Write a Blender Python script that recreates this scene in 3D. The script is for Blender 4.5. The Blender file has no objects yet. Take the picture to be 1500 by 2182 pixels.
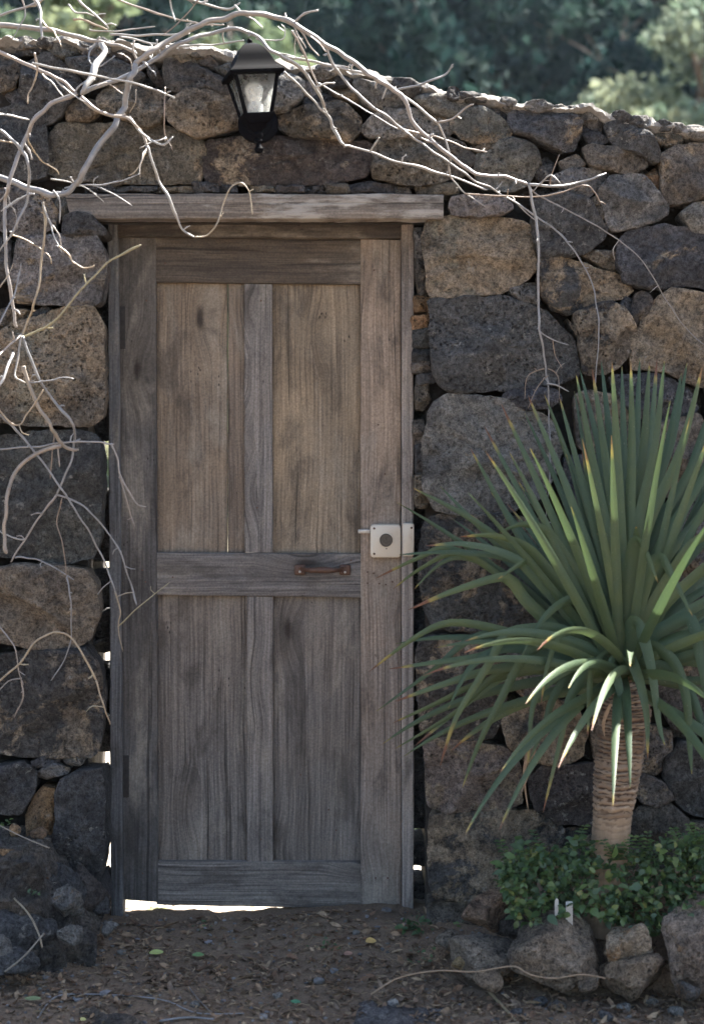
import bpy, math, random
import numpy as np
from mathutils import Vector, Matrix, noise as mn

R = math.radians
random.seed(7)
rnd = random.Random(11)
sc = bpy.context.scene
col = sc.collection

# ------------------------------------------------------------------ camera, sky, sun, exposure
CAMZ, DIST = 1.414, 5.0
cam_d = bpy.data.cameras.new('camera')
cam = bpy.data.objects.new('camera', cam_d)
col.objects.link(cam)
cam.location = (0, -DIST, CAMZ)
cam.rotation_euler = (R(90), 0, 0)
cam_d.sensor_fit = 'HORIZONTAL'
cam_d.sensor_width = 36
cam_d.lens = 84
cam_d.shift_y = -141 / 1500
cam_d.clip_end = 2000
cam_d.dof.use_dof = True
cam_d.dof.focus_distance = 5.0
cam_d.dof.aperture_fstop = 3.6
sc.camera = cam

SUN = Vector((0.42, 0.37, 0.82)).normalized()
SUN_EL = math.asin(SUN.z)
SUN_AZ = math.atan2(SUN.x, SUN.y)
world = bpy.data.worlds.new('World')
sc.world = world
world.use_nodes = True
wn = world.node_tree
sky = wn.nodes.new('ShaderNodeTexSky')
sky.sky_type = 'NISHITA'
sky.sun_disc = False
sky.sun_elevation = SUN_EL
sky.sun_rotation = SUN_AZ
sky.ozone_density = 0.9
sky.dust_density = 2.0
bgn = wn.nodes['Background']
bgn.inputs['Strength'].default_value = 0.055
wn.links.new(sky.outputs[0], bgn.inputs['Color'])
sun_d = bpy.data.lights.new('sun', 'SUN')
sun_d.energy = 5.0
sun_d.angle = R(0.53)
sun_d.color = (1.0, 0.95, 0.87)
sun = bpy.data.objects.new('sun', sun_d)
col.objects.link(sun)
sun.rotation_euler = SUN.to_track_quat('Z', 'Y').to_euler()
sc.view_settings.view_transform = 'Standard'
sc.view_settings.look = 'None'
sc.view_settings.gamma = 1
sc.view_settings.exposure = 2.92
sc.cycles.use_denoising = True
sc.cycles.max_bounces = 5
sc.cycles.diffuse_bounces = 3
sc.cycles.glossy_bounces = 2
sc.cycles.adaptive_threshold = 0.03
sc.cycles.transparent_max_bounces = 12
sc.cycles.caustics_reflective = False
sc.cycles.caustics_refractive = False


# ------------------------------------------------------------------ helpers
def P(px, py, Y=0.0):
    """photo pixel -> world point on the plane at depth Y"""
    f = (DIST + Y) / DIST
    return Vector(((px - 750) / 700 * f, Y, CAMZ + (950 - py) / 700 * f))


def S(px, Y=0.0):
    return px / 700 * (DIST + Y) / DIST


def mesh_obj(name, verts, faces, mat=None, parent=None, smooth=True, loc=None, attr=None, colors=None):
    me = bpy.data.meshes.new(name)
    if loc is not None:
        l = Vector(loc)
        verts = [(v[0] - l.x, v[1] - l.y, v[2] - l.z) for v in verts]
    me.from_pydata([tuple(v) for v in verts], [], [tuple(f) for f in faces])
    if smooth:
        me.polygons.foreach_set('use_smooth', [True] * len(me.polygons))
    if attr is not None:
        for k, vals in attr.items():
            a = me.attributes.new(k, 'FLOAT', 'POINT')
            a.data.foreach_set('value', vals)
    if colors is not None:
        a = me.attributes.new('tint', 'FLOAT_COLOR', 'POINT')
        a.data.foreach_set('color', np.asarray(colors, dtype=np.float32).ravel())
    me.update()
    o = bpy.data.objects.new(name, me)
    col.objects.link(o)
    if loc is not None:
        o.location = loc
    if mat:
        me.materials.append(mat)
    if parent:
        put(o, parent)
    return o


def put(o, parent):
    """parent without moving (parents here are never rotated when children are added)"""
    o.parent = parent
    base = Vector((0, 0, 0))
    p = parent
    while p is not None:
        base += p.location
        p = p.parent
    o.location = Vector(o.location) - base


def tag(o, label=None, cat=None, group=None, kind=None):
    if label: o['label'] = label
    if cat: o['category'] = cat
    if group: o['group'] = group
    if kind: o['kind'] = kind
    return o


def thing(name, loc, label, cat, group=None):
    o = bpy.data.objects.new(name, None)
    o.empty_display_size = 0.1
    col.objects.link(o)
    o.location = loc
    return tag(o, label, cat, group)


def fbm(p, s, oct=3):
    v, a, t = 0.0, 1.0, 0.0
    for i in range(oct):
        v += a * mn.noise((p[0] * s + i * 17.3, p[1] * s - i * 5.1, p[2] * s + i * 9.7))
        t += a
        a *= 0.5
        s *= 2.03
    return v / t


# ------------------------------------------------------------------ material helpers
class NT:
    def __init__(self, name, bump=None):
        self.m = bpy.data.materials.new(name)
        self.m.use_nodes = True
        self.t = self.m.node_tree
        self.b = self.t.nodes['Principled BSDF']
        self.out = self.t.nodes['Material Output']

    def n(self, typ, **kw):
        nd = self.t.nodes.new('ShaderNode' + typ)
        ins = kw.pop('ins', {})
        for k, v in kw.items():
            setattr(nd, k, v)
        for k, v in ins.items():
            self.set(nd.inputs[k], v)
        return nd

    def set(self, sock, v):
        if hasattr(v, 'links') or isinstance(v, bpy.types.NodeSocket):
            self.t.links.new(v, sock)
        else:
            sock.default_value = v

    def math(self, op, a, b=0.0, c=0.0, clamp=False):
        nd = self.n('Math', operation=op, use_clamp=clamp)
        self.set(nd.inputs[0], a)
        self.set(nd.inputs[1], b)
        self.set(nd.inputs[2], c)
        return nd.outputs[0]

    def vmath(self, op, a, b=(0, 0, 0)):
        nd = self.n('VectorMath', operation=op)
        self.set(nd.inputs[0], a)
        self.set(nd.inputs[1], b)
        return nd.outputs[0]

    def mix(self, f, a, b, blend='MIX', clamp=True):
        nd = self.n('Mix', data_type='RGBA', blend_type=blend, clamp_factor=clamp)
        self.set(nd.inputs[0], f)
        self.set(nd.inputs[6], a if not isinstance(a, tuple) else (*a[:3], 1))
        self.set(nd.inputs[7], b if not isinstance(b, tuple) else (*b[:3], 1))
        return nd.outputs[2]

    def rng(self, v, a, b, c=0.0, d=1.0, smooth=True):
        nd = self.n('MapRange', interpolation_type='SMOOTHSTEP' if smooth else 'LINEAR')
        self.set(nd.inputs[0], v)
        for i, x in enumerate((a, b, c, d)):
            self.set(nd.inputs[i + 1], x)
        return nd.outputs[0]

    def noise(self, vec, scale, detail=4, rough=0.55, dist=0.0, color=False):
        nd = self.n('TexNoise')
        if vec is not None: self.set(nd.inputs['Vector'], vec)
        self.set(nd.inputs['Scale'], scale)
        nd.inputs['Detail'].default_value = detail
        nd.inputs['Roughness'].default_value = rough
        nd.inputs['Distortion'].default_value = dist
        return nd.outputs['Color' if color else 'Fac']

    def voro(self, vec, scale, feature='F1', rand=1.0):
        nd = self.n('TexVoronoi', feature=feature)
        if vec is not None: self.set(nd.inputs['Vector'], vec)
        self.set(nd.inputs['Scale'], scale)
        nd.inputs['Randomness'].default_value = rand
        return nd

    def bump(self, h, strength=0.4, dist=0.01, normal=None):
        nd = self.n('Bump')
        self.set(nd.inputs['Height'], h)
        nd.inputs['Strength'].default_value = strength
        nd.inputs['Distance'].default_value = dist
        if normal is not None: self.set(nd.inputs['Normal'], normal)
        return nd.outputs[0]

    def objco(self, k=31.0):
        tc = self.n('TexCoord')
        oi = self.n('ObjectInfo')
        cmb = self.n('CombineXYZ')
        self.set(cmb.inputs[0], self.math('MULTIPLY', oi.outputs['Random'], k))
        self.set(cmb.inputs[1], self.math('MULTIPLY', oi.outputs['Random'], k * 2.7))
        self.set(cmb.inputs[2], self.math('MULTIPLY', oi.outputs['Random'], k * 1.3))
        return self.vmath('ADD', tc.outputs['Object'], cmb.outputs[0]), oi

    def fin(self, color, rough=0.85, normal=None, spec=0.3):
        self.set(self.b.inputs['Base Color'], color if not isinstance(color, tuple) else (*color[:3], 1))
        self.set(self.b.inputs['Roughness'], rough)
        self.b.inputs['Specular IOR Level'].default_value = spec
        if normal is not None: self.set(self.b.inputs['Normal'], normal)
        return self.m


def stone_material(name, patch_col=(0.235, 0.200, 0.155), pit=1.0):
    m = NT(name)
    co, oi = m.objco()
    rn = oi.outputs['Random']
    big = m.noise(co, 5.0, 6, 0.68, 0.9)
    med = m.noise(co, 19, 5, 0.68, 0.4)
    fine = m.noise(co, 75, 4, 0.7)
    vf = m.noise(co, 210, 3, 0.7)
    # weathered crust in patches
    thr = m.math('SUBTRACT', 0.80, m.math('MULTIPLY', oi.outputs['Alpha'], 0.5))
    mask = m.rng(m.math('ADD', m.math('MULTIPLY', big, 0.78), m.math('MULTIPLY', med, 0.34)), thr, m.math('ADD', thr, 0.06))
    pc = m.mix(m.noise(co, 9, 3), patch_col, (patch_col[0] * 0.72, patch_col[1] * 0.60, patch_col[2] * 0.48))
    c = m.mix(mask, oi.outputs['Color'], pc)
    c = m.mix(m.rng(m.noise(co, 3.1, 4, 0.65, 0.5), 0.47, 0.60, 0.0, 0.55), c, (0.036, 0.035, 0.036))
    v = m.math('ADD', m.math('MULTIPLY', fine, 0.55), m.math('MULTIPLY', vf, 0.45))
    c = m.mix(1.0, c, m.rng(v, 0.38, 0.64, 0.34, 1.8, False), 'MULTIPLY')
    c = m.mix(1.0, c, m.rng(med, 0.3, 0.7, 0.62, 1.38, False), 'MULTIPLY')
    # pale lichen crust
    li = m.math('MULTIPLY', m.rng(m.noise(co, 38, 4, 0.75), 0.58, 0.66), m.rng(m.noise(m.vmath('ADD', co, (3.0, 1.0, 7.0)), 4.5, 3), 0.46, 0.62))
    c = m.mix(m.math('MULTIPLY', li, 0.55), c, (0.30, 0.285, 0.25))
    # vesicles, strong on some stones and missing on others
    pa = m.rng(m.math('FRACT', m.math('MULTIPLY', rn, 17.0)), 0.25, 0.85, 0.1, 1.0)
    cw = m.vmath('ADD', co, m.n('VectorMath', operation='SCALE', ins={0: m.noise(co, 24, 2, color=True), 3: 0.02}).outputs[0])
    vp = m.voro(cw, 62)
    pits = m.math('MULTIPLY', m.rng(vp.outputs['Distance'], 0.32, 0.15), m.rng(m.noise(co, 13, 3), 0.46, 0.60))
    vp2 = m.voro(cw, 24)
    pits2 = m.math('MULTIPLY', m.rng(vp2.outputs['Distance'], 0.26, 0.12), m.rng(m.noise(co, 6, 2), 0.52, 0.64))
    pall = m.math('MULTIPLY', m.math('MAXIMUM', pits, pits2), pa)
    c = m.mix(m.math('MULTIPLY', pall, 0.75 * pit), c, (0.012, 0.011, 0.010))
    h1 = m.math('ADD', m.math('MULTIPLY', med, 1.0), m.math('MULTIPLY', mask, 0.12))
    h2 = m.math('SUBTRACT', m.math('ADD', m.math('MULTIPLY', fine, 0.7), m.math('MULTIPLY', vf, 0.35)), m.math('MULTIPLY', pall, 0.8 * pit))
    nb = m.bump(h1, 0.9, 0.035)
    return m.fin(c, 0.92, m.bump(h2, 1.0, 0.016, nb), 0.2)


def wood_material(name, axis, paint=0.0):
    m = NT(name)
    co, oi = m.objco(11.0)
    sp = m.n('SeparateXYZ', ins={0: co})
    if axis == 'v':
        ax, ln = sp.outputs[0], sp.outputs[2]
    else:
        ax, ln = sp.outputs[2], sp.outputs[0]
    dp = sp.outputs[1]

    def vec(a, l, d=1.0):
        cb = m.n('CombineXYZ')
        m.set(cb.inputs[0], m.math('MULTIPLY', AX[0], a))
        m.set(cb.inputs[1], m.math('MULTIPLY', dp, d))
        m.set(cb.inputs[2], m.math('MULTIPLY', ln, l))
        return cb.outputs[0]
    AX = [ax]
    vk = m.voro(vec(8.5, 3.0, 0.0), 1.0)
    kmask = m.rng(m.n('SeparateColor', ins={0: vk.outputs['Color']}).outputs[0], 0.60, 0.64)
    kd = m.math('ADD', vk.outputs['Distance'], m.math('MULTIPLY', m.noise(vec(40, 40, 10), 1.0, 3), 0.08))
    kn = m.math('MULTIPLY', m.rng(kd, 0.19, 0.08), kmask)
    halo = m.math('MULTIPLY', m.rng(vk.outputs['Distance'], 0.55, 0.08), kmask)
    wob = m.noise(vec(2.2, 1.1, 1.0), 1.0, 3)
    AX[0] = m.math('ADD', ax, m.math('ADD', m.math('MULTIPLY', wob, 0.045), m.math('MULTIPLY', halo, 0.030)))
    g1 = m.noise(vec(120, 1.5, 30), 1.0, 6, 0.66)
    g2 = m.noise(vec(300, 5.0, 60), 1.0, 3, 0.6)
    rings = m.math('SINE', m.math('MULTIPLY', m.math('ADD', AX[0], m.math('MULTIPLY', m.noise(vec(1.3, 0.7, 1), 1.0, 2), 0.22)), 430.0))
    rings = m.rng(rings, -1, 1, 0, 1, False)
    crk = m.math('MAXIMUM', m.rng(m.noise(vec(85, 0.9, 20), 1.0, 3, 0.5), 0.64, 0.70), m.rng(m.noise(vec(30, 0.5, 12), 1.0, 2, 0.4), 0.71, 0.75))
    fn = m.noise(co, 160, 3, 0.7)
    stain = m.noise(vec(5.0, 2.0, 3), 1.0, 4, 0.6)
    stain2 = m.noise(vec(9.0, 3.5, 3), 1.3, 5, 0.65, 0.4)
    gr = m.math('ADD', m.math('ADD', m.math('MULTIPLY', g1, 0.75), m.math('MULTIPLY', g2, 0.35)), m.math('MULTIPLY', rings, 0.05))
    gr = m.rng(gr, 0.42, 0.82, 0, 1, False)
    cb = m.mix(m.math('ADD', m.math('MULTIPLY', gr, 0.7), m.math('MULTIPLY', m.rng(stain, 0.3, 0.72), 0.45)),
               (0.047, 0.038, 0.032), (0.250, 0.208, 0.164))
    cg = m.mix(gr, (0.052, 0.048, 0.045), (0.225, 0.207, 0.190))
    geo = m.n('NewGeometry')
    pos = m.n('SeparateXYZ', ins={0: geo.outputs['Position']})
    pz = pos.outputs[2]
    gw = m.math('ADD', m.rng(pz, 1.65, 0.45, 0.0, 0.55), m.math('ADD', oi.outputs['Alpha'], 0.14))
    gw = m.math('ADD', gw, m.rng(m.noise(co, 3.2, 4), 0.3, 0.7, -0.35, 0.35))
    c = m.mix(gw, cb, cg)
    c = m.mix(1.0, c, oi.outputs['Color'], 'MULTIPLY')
    worn = m.noise(m.vmath('ADD', vec(7.0, 1.8, 3), (5.0, 2.0, 9.0)), 1.0, 5, 0.7, 0.3)
    c = m.mix(m.math('MULTIPLY', m.rng(worn, 0.50, 0.70), 0.6), c, (0.29, 0.255, 0.21))
    c = m.mix(m.math('MULTIPLY', m.rng(stain2, 0.48, 0.68), 0.58), c, (0.033, 0.027, 0.023))
    c = m.mix(m.math('MULTIPLY', crk, 0.62), c, (0.014, 0.012, 0.011))
    c = m.mix(m.math('MULTIPLY', halo, 0.30), c, (0.03, 0.022, 0.016))
    c = m.mix(m.math('MULTIPLY', kn, 0.85), c, (0.018, 0.012, 0.009))
    c = m.mix(1.0, c, m.rng(fn, 0.3, 0.7, 0.72, 1.28, False), 'MULTIPLY')
    if paint:
        pm = m.math('ADD', m.math('MULTIPLY', m.noise(vec(26, 5, 3), 1.0, 5, 0.7), 0.7), m.math('MULTIPLY', m.noise(vec(6, 2.5, 1), 1.0, 3), 0.5))
        pm = m.math('ADD', pm, m.rng(pos.outputs[0], -0.85, 0.05, -0.07, 0.05, False))
        c = m.mix(m.math('MULTIPLY', m.rng(pm, 0.57, 0.69), paint), c, (0.33, 0.31, 0.28))
    # worm holes and nail marks
    vh = m.voro(vec(70, 34, 0.0), 1.0)
    hole = m.math('MULTIPLY', m.rng(vh.outputs['Distance'], 0.20, 0.10), m.rng(m.noise(vec(7, 5, 0), 1.0, 2), 0.60, 0.66))
    c = m.mix(m.math('MULTIPLY', hole, 0.85), c, (0.012, 0.010, 0.009))
    h = m.math('SUBTRACT', m.math('ADD', m.math('MULTIPLY', gr, 0.6), m.math('MULTIPLY', fn, 0.12)),
               m.math('ADD', m.math('MULTIPLY', crk, 0.9), m.math('MULTIPLY', hole, 0.6)))
    return m.fin(c, 0.78, m.bump(h, 0.65, 0.004), 0.3)


M_STONE = stone_material('basalt_stone')
M_ROCK = stone_material('border_rock', (0.24, 0.165, 0.10), 0.7)
M_WV = wood_material('weathered_wood_vertical', 'v')
M_WH = wood_material('weathered_wood_horizontal', 'h')
M_LINT = wood_material('painted_lintel_wood', 'h', 0.75)


def simple(name, c, rough=0.7, metal=0.0, var=0.25, scale=60, bump=0.2, bd=0.003, spec=0.4):
    m = NT(name)
    tc = m.n('TexCoord')
    co = tc.outputs['Object']
    n1 = m.noise(co, scale, 4, 0.65)
    cc = m.mix(1.0, c, m.rng(n1, 0.25, 0.75, 1 - var, 1 + var, False), 'MULTIPLY')
    m.b.inputs['Metallic'].default_value = metal
    return m.fin(cc, rough, m.bump(n1, bump, bd) if bump else None, spec)


def tinted(name, rough=0.8, spec=0.3, trans=0.0, var=0.3, scale=40):
    """colour from the mesh attribute 'tint'"""
    m = NT(name)
    a = m.n('Attribute', attribute_name='tint')
    tc = m.n('TexCoord')
    n1 = m.noise(tc.outputs['Object'], scale, 3)
    c = m.mix(1.0, a.outputs['Color'], m.rng(n1, 0.25, 0.75, 1 - var, 1 + var, False), 'MULTIPLY')
    m.fin(c, rough, None, spec)
    if trans:
        tr = m.n('BsdfTranslucent')
        m.set(tr.inputs['Color'], c)
        mx = m.n('MixShader', ins={0: trans})
        m.t.links.new(m.b.outputs[0], mx.inputs[1])
        m.t.links.new(tr.outputs[0], mx.inputs[2])
        m.t.links.new(mx.outputs[0], m.out.inputs['Surface'])
    return m.m


# ------------------------------------------------------------------ ground (one sheet, hill included)
def sst(a, b, x):
    t = min(1, max(0, (x - a) / (b - a)))
    return t * t * (3 - 2 * t)


def ground_z(x, y):
    z = -0.080
    if y < 0.15:
        z += -0.035 * sst(0.1, -1.1, y)
    if y > -3 and y < 3:
        z += 0.010 * fbm((x, y, 0), 2.2, 2) + 0.012 * fbm((x, y, 3), 9, 3) + 0.009 * fbm((x, y, 8), 28, 2)
    z += 0.014 * sst(-0.25, 0.05, y) * sst(0.5, 0.3, y)
    # packed earth rising to the door's right half
    z += 0.026 * sst(-0.36, -0.05, x) * sst(-0.35, 0.05, y) * sst(0.45, 0.22, y)
    # bank of earth and rubble, left
    z += 0.270 * sst(-0.80, -0.93, x) * sst(-0.30, -0.14, y) * sst(0.3, 0.1, y)
    # raised planting bed, right
    z += 0.17 * sst(0.40, 0.62, x) * sst(-0.50, -0.30, y) * sst(0.3, 0.1, y)
    # the hill beyond
    if y > 14:
        u = y - 14
        u = min(u, 36 + (u - 36) * 0.02) if u > 36 else u
        z += 0.60 * (math.sqrt(u * u + 16) - 4) * (1 + 0.05 * math.sin(x * 0.12)) + 0.5 * sst(0, 6, u) * fbm((x, y, 0), 0.15, 2)
    return z


def axis_pts(fine_a, fine_b, step, far_a, far_b, grow=1.25):
    pts = list(np.arange(fine_a, fine_b + 1e-6, step))
    s = step
    while pts[-1] < far_b:
        s = min(s * grow, 40)
        pts.append(pts[-1] + s)
    s = step
    while pts[0] > far_a:
        s = min(s * grow, 40)
        pts.insert(0, pts[0] - s)
    pts[0], pts[-1] = far_a, far_b
    return pts


gx = axis_pts(-1.35, 1.35, 0.014, -150, 150)
gy = axis_pts(-1.3, 0.6, 0.014, -60, 110, 1.2)
gv = [(x, y, ground_z(x, y)) for y in gy for x in gx]
nx = len(gx)
gf = [(j * nx + i, j * nx + i + 1, (j + 1) * nx + i + 1, (j + 1) * nx + i) for j in range(len(gy) - 1) for i in range(nx - 1)]
m = NT('ground_earth')
tc = m.n('TexCoord')
co = tc.outputs['Object']
n1 = m.noise(co, 3.0, 5, 0.6)
n2 = m.noise(co, 26, 5, 0.65)
n3 = m.noise(co, 140, 4, 0.7)
c = m.mix(m.math('ADD', m.math('MULTIPLY', n1, 0.5), m.math('MULTIPLY', n2, 0.5)), (0.080, 0.055, 0.037), (0.225, 0.163, 0.112))
c = m.mix(1.0, c, m.rng(n3, 0.3, 0.7, 0.6, 1.4, False), 'MULTIPLY')
pale = m.mix(n2, (0.22, 0.18, 0.14), (0.55, 0.50, 0.42))
pale = m.mix(m.rng(m.noise(co, 55, 3), 0.56, 0.64), pale, (0.05, 0.04, 0.03))
pale = m.mix(m.rng(m.noise(co, 8, 4), 0.60, 0.70), pale, (0.12, 0.15, 0.06))
sep = m.n('SeparateXYZ', ins={0: co})
yb = m.math('ADD', sep.outputs[1], m.math('MULTIPLY', m.math('SUBTRACT', n2, 0.5), 0.06))
c = m.mix(m.rng(yb, 0.21, 0.25), c, pale)
fr = m.mix(n2, (0.13, 0.10, 0.078), (0.20, 0.16, 0.125))
c = m.mix(m.rng(yb, -1.4, -2.2), c, fr)
hillc = m.mix(m.noise(co, 0.8, 4), (0.05, 0.065, 0.03), (0.11, 0.10, 0.055))
c = m.mix(m.rng(yb, 13, 17), c, hillc)
h = m.math('ADD', m.math('MULTIPLY', n2, 0.6), m.math('MULTIPLY', n3, 0.35))
M_GROUND = m.fin(c, 0.95, m.bump(h, 0.7, 0.012), 0.2)
ground = mesh_obj('ground', gv, gf, M_GROUND)
tag(ground, kind='structure', label='bare brown earth strewn with debris in front of the door')

# ------------------------------------------------------------------ the wall: core, cap and every stone
CODE = {
    'D': ((0.066, 0.064, 0.064), 0.18), 'G': ((0.138, 0.130, 0.120), 0.34), 'B': ((0.104, 0.089, 0.074), 0.36),
    'T': ((0.185, 0.158, 0.125), 0.72), 'O': ((0.215, 0.132, 0.070), 0.25), 'R': ((0.066, 0.055, 0.048), 0.22),
    'K': ((0.074, 0.070, 0.066), 0.55), 'S': ((0.140, 0.116, 0.092), 0.3), 'P': ((0.165, 0.152, 0.136), 0.34),
}
TOP = [(-700, 60), (0, 78), (120, 84), (350, 100), (500, 108), (600, 131), (733, 150), (809, 163), (900, 184), (974, 194), (1043, 205),
       (1097, 214), (1215, 228), (1327, 245), (1401, 259), (1457, 268), (1500, 274), (2000, 330), (3400, 420)]


def top_py(px):
    for (x0, y0), (x1, y1) in zip(TOP, TOP[1:]):
        if px <= x1:
            return y0 + (y1 - y0) * (px - x0) / (x1 - x0)
    return TOP[-1][1]


wall = thing('stone_wall', (0, 0.1, 0), 'dry stone wall of dark basalt blocks around the wooden door', 'wall')
M_CORE = simple('wall_earth_fill', (0.030, 0.025, 0.021), 0.95, 0, 0.4, 30, 0.6, 0.02)
M_CAP = NT('wall_top_mortar')
_co = M_CAP.n('TexCoord').outputs['Object']
_n = M_CAP.noise(_co, 45, 5, 0.7)
_n2 = M_CAP.noise(_co, 160, 3, 0.7)
M_CAP = M_CAP.fin(M_CAP.mix(_n, (0.10, 0.092, 0.083), (0.50, 0.47, 0.43)), 0.95, M_CAP.bump(M_CAP.math('ADD', _n, _n2), 0.9, 0.02), 0.2)


def prism(name, outline, y0, y1, mat, parent):
    """outline: list of (x,z) counter-clockwise seen from the front"""
    n = len(outline)
    vs = [(x, y0, z) for x, z in outline] + [(x, y1, z) for x, z in outline]
    fs = [tuple(range(n)), tuple(range(2 * n - 1, n - 1, -1))]
    fs += [((i + 1) % n, i, n + i, n + (i + 1) % n) for i in range(n)]
    return mesh_obj(name, vs, fs, mat, parent, False, loc=(0, 0.1, 0))


def XZ(px, py):
    v = P(px, py)
    return (v.x, v.z)


CY0, CY1 = 0.14, 0.50
core_top = [XZ(x, top_py(x) + 14) for x in (195, 350, 500, 600, 733, 809, 900, 908)]
prism('wall_core', [XZ(-560, 2060), XZ(172, 2060)] + [XZ(172, top_py(172) + 14), XZ(0, top_py(0) + 14), XZ(-560, top_py(-560) + 14)], CY0, CY1, M_CORE, wall)
prism('wall_core', [XZ(912, 2060), XZ(3300, 2060)] + [XZ(x, top_py(x) + 14) for x in (3300, 2000, 1500, 1327, 1215, 1097, 974, 912)], CY0, CY1, M_CORE, wall)
prism('wall_core', [XZ(173, 462), XZ(911, 462)] + [XZ(x, top_py(x) + 14) for x in (911, 809, 733, 600, 500, 350, 173)], CY0, CY1, M_CORE, wall)

# rough mortar cap that runs along the sloping top
cv, cf = [], []
CX = np.concatenate([np.arange(-560, -40, 8.0), np.arange(-40, 1560, 3.2), np.arange(1560, 1700, 8.0), np.arange(1700, 3310, 20.0)])
prof = [(0.12, 0.040), (0.05, 0.030), (0.012, 0.020), (-0.004, 0.008), (0.004, -0.002), (0.025, -0.008), (0.06, -0.014), (0.12, -0.012), (0.2, -0.010), (0.3, -0.010), (0.4, -0.010), (0.48, -0.004), (0.51, 0.02), (0.5, 0.05)]
for x in CX:
    b = P(x, top_py(x))
    for (yy, dz) in prof:
        p = Vector((b.x, yy, b.z - dz))
        k = 0.034 * fbm(p, 9, 3) + 0.014 * fbm((p.x, p.y * 0.6, p.z + 3), 34, 3)
        cv.append((p.x + 0.006 * fbm(p, 50, 1), p.y - 0.6 * k - 0.012 * fbm(p, 6, 1), p.z + k + 0.010 * fbm(p, 5, 2)))
npf = len(prof)
for i in range(len(CX) - 1):
    for j in range(npf - 1):
        a = i * npf + j
        cf.append((a, a + npf, a + npf + 1, a + 1))
mesh_obj('wall_cap', cv, cf, M_CAP, wall, False, loc=(0, 0.1, 0))


def stone_mesh(poly, Y0, depth, bulge, seed, res=0.013, nmax=110):
    rs = random.Random(seed)
    pts = [np.array((p[0], p[1])) for p in poly]
    cc0 = sum(pts) / len(pts)
    grow = rs.uniform(0.005, 0.010)
    pts = [p + (p - cc0) / max(np.linalg.norm(p - cc0), 1e-6) * grow for p in pts]
    for it, r in ((0, 0.06), (1, 0.24)):
        q = []
        for i in range(len(pts)):
            a, b = pts[i], pts[(i + 1) % len(pts)]
            q += [a + (b - a) * r, a + (b - a) * (1 - r)]
        pts = q
    A = np.array(pts)
    seg = np.linalg.norm(np.roll(A, -1, 0) - A, axis=1)
    per = seg.sum()
    n = int(max(30, min(nmax, per / res)))
    cum = np.concatenate([[0], np.cumsum(seg)])
    B = []
    for k in range(n):
        s = per * k / n
        i = min(len(A) - 1, int(np.searchsorted(cum, s, 'right') - 1))
        t = (s - cum[i]) / max(seg[i], 1e-9)
        B.append(A[i] + (A[(i + 1) % len(A)] - A[i]) * t)
    B = np.array(B)
    area = 0.5 * np.sum(B[:, 0] * np.roll(B[:, 1], -1) - np.roll(B[:, 0], -1) * B[:, 1])
    if area < 0:
        B = B[::-1]
        area = -area
    c = B.mean(0)
    T = np.roll(B, -1, 0) - np.roll(B, 1, 0)
    T /= np.maximum(np.linalg.norm(T, axis=1)[:, None], 1e-9)
    Nn = np.stack([T[:, 1], -T[:, 0]], 1)
    size = math.sqrt(area)
    so = rs.uniform(0, 100)
    for k in range(n):
        p = (B[k, 0], B[k, 1], so)
        B[k] += Nn[k] * (0.006 * fbm(p, 42, 2) + min(0.012, 0.05 * size) * fbm(p, 13, 2))
    rd = np.maximum(0.004, np.einsum('ij,ij->i', B - c, Nn))
    Rr = min(0.013, 0.14 * size) * rs.uniform(0.6, 1.4)
    bulge = min(bulge, 0.30 * size)
    # broken faces: a few tilted cutting planes
    planes = []
    for k in range(rs.randint(4, 8)):
        a = rs.uniform(0, 2 * math.pi)
        planes.append((math.cos(a), math.sin(a), rs.uniform(0.05, 0.34) if rs.random() < 0.6 else rs.uniform(0.4, 1.0), bulge * rs.uniform(0.75, 1.5)))
    ts = [1.0, 0.985, 0.955, 0.91, 0.85, 0.77, 0.67, 0.55, 0.42, 0.28, 0.14]
    V, F = [], []
    for bt, by in ((0.86, depth), (0.95, depth * 0.55), (0.985, depth * 0.22), (1.0, 0.012)):
        for k in range(n):
            q = c + (B[k] - c) * bt
            j = 0.004 * fbm((q[0], by * 3 + so, q[1]), 28, 2)
            V.append((q[0] + Nn[k, 0] * j, Y0 + by, q[1] + Nn[k, 1] * j))
    amp = min(0.020, 0.08 * size)
    for t in ts:
        for k in range(n):
            q = c + (B[k] - c) * t
            d = (1 - t) * rd[k]
            u = min(1.0, d / Rr)
            h = bulge * math.sqrt(max(0, 1 - (1 - u) ** 2))
            dx, dz = q[0] - c[0], q[1] - c[1]
            cut = min(pd - ps * (dx * pa + dz * pb) for pa, pb, ps, pd in planes)
            h = min(h, max(cut, -0.012))
            p = (q[0], so, q[1])
            w = 0.25 + 0.75 * u
            nz = w * (amp * fbm(p, 9, 2) + 0.022 * (0.3 - abs(fbm(p, 14, 2))) + 0.014 * fbm(p, 40, 3))
            V.append((q[0], Y0 - h - nz, q[1]))
    V.append((c[0], V[-1][1], c[1]))
    rings = 4 + len(ts)
    for r in range(rings - 1):
        for k in range(n):
            a, b = r * n + k, r * n + (k + 1) % n
            F.append((a, b, b + n, a + n))
    last = (rings - 1) * n
    ci = len(V) - 1
    for k in range(n):
        F.append((last + k, last + (k + 1) % n, ci))
    return V, F, (c[0], Y0, c[1])


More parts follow.
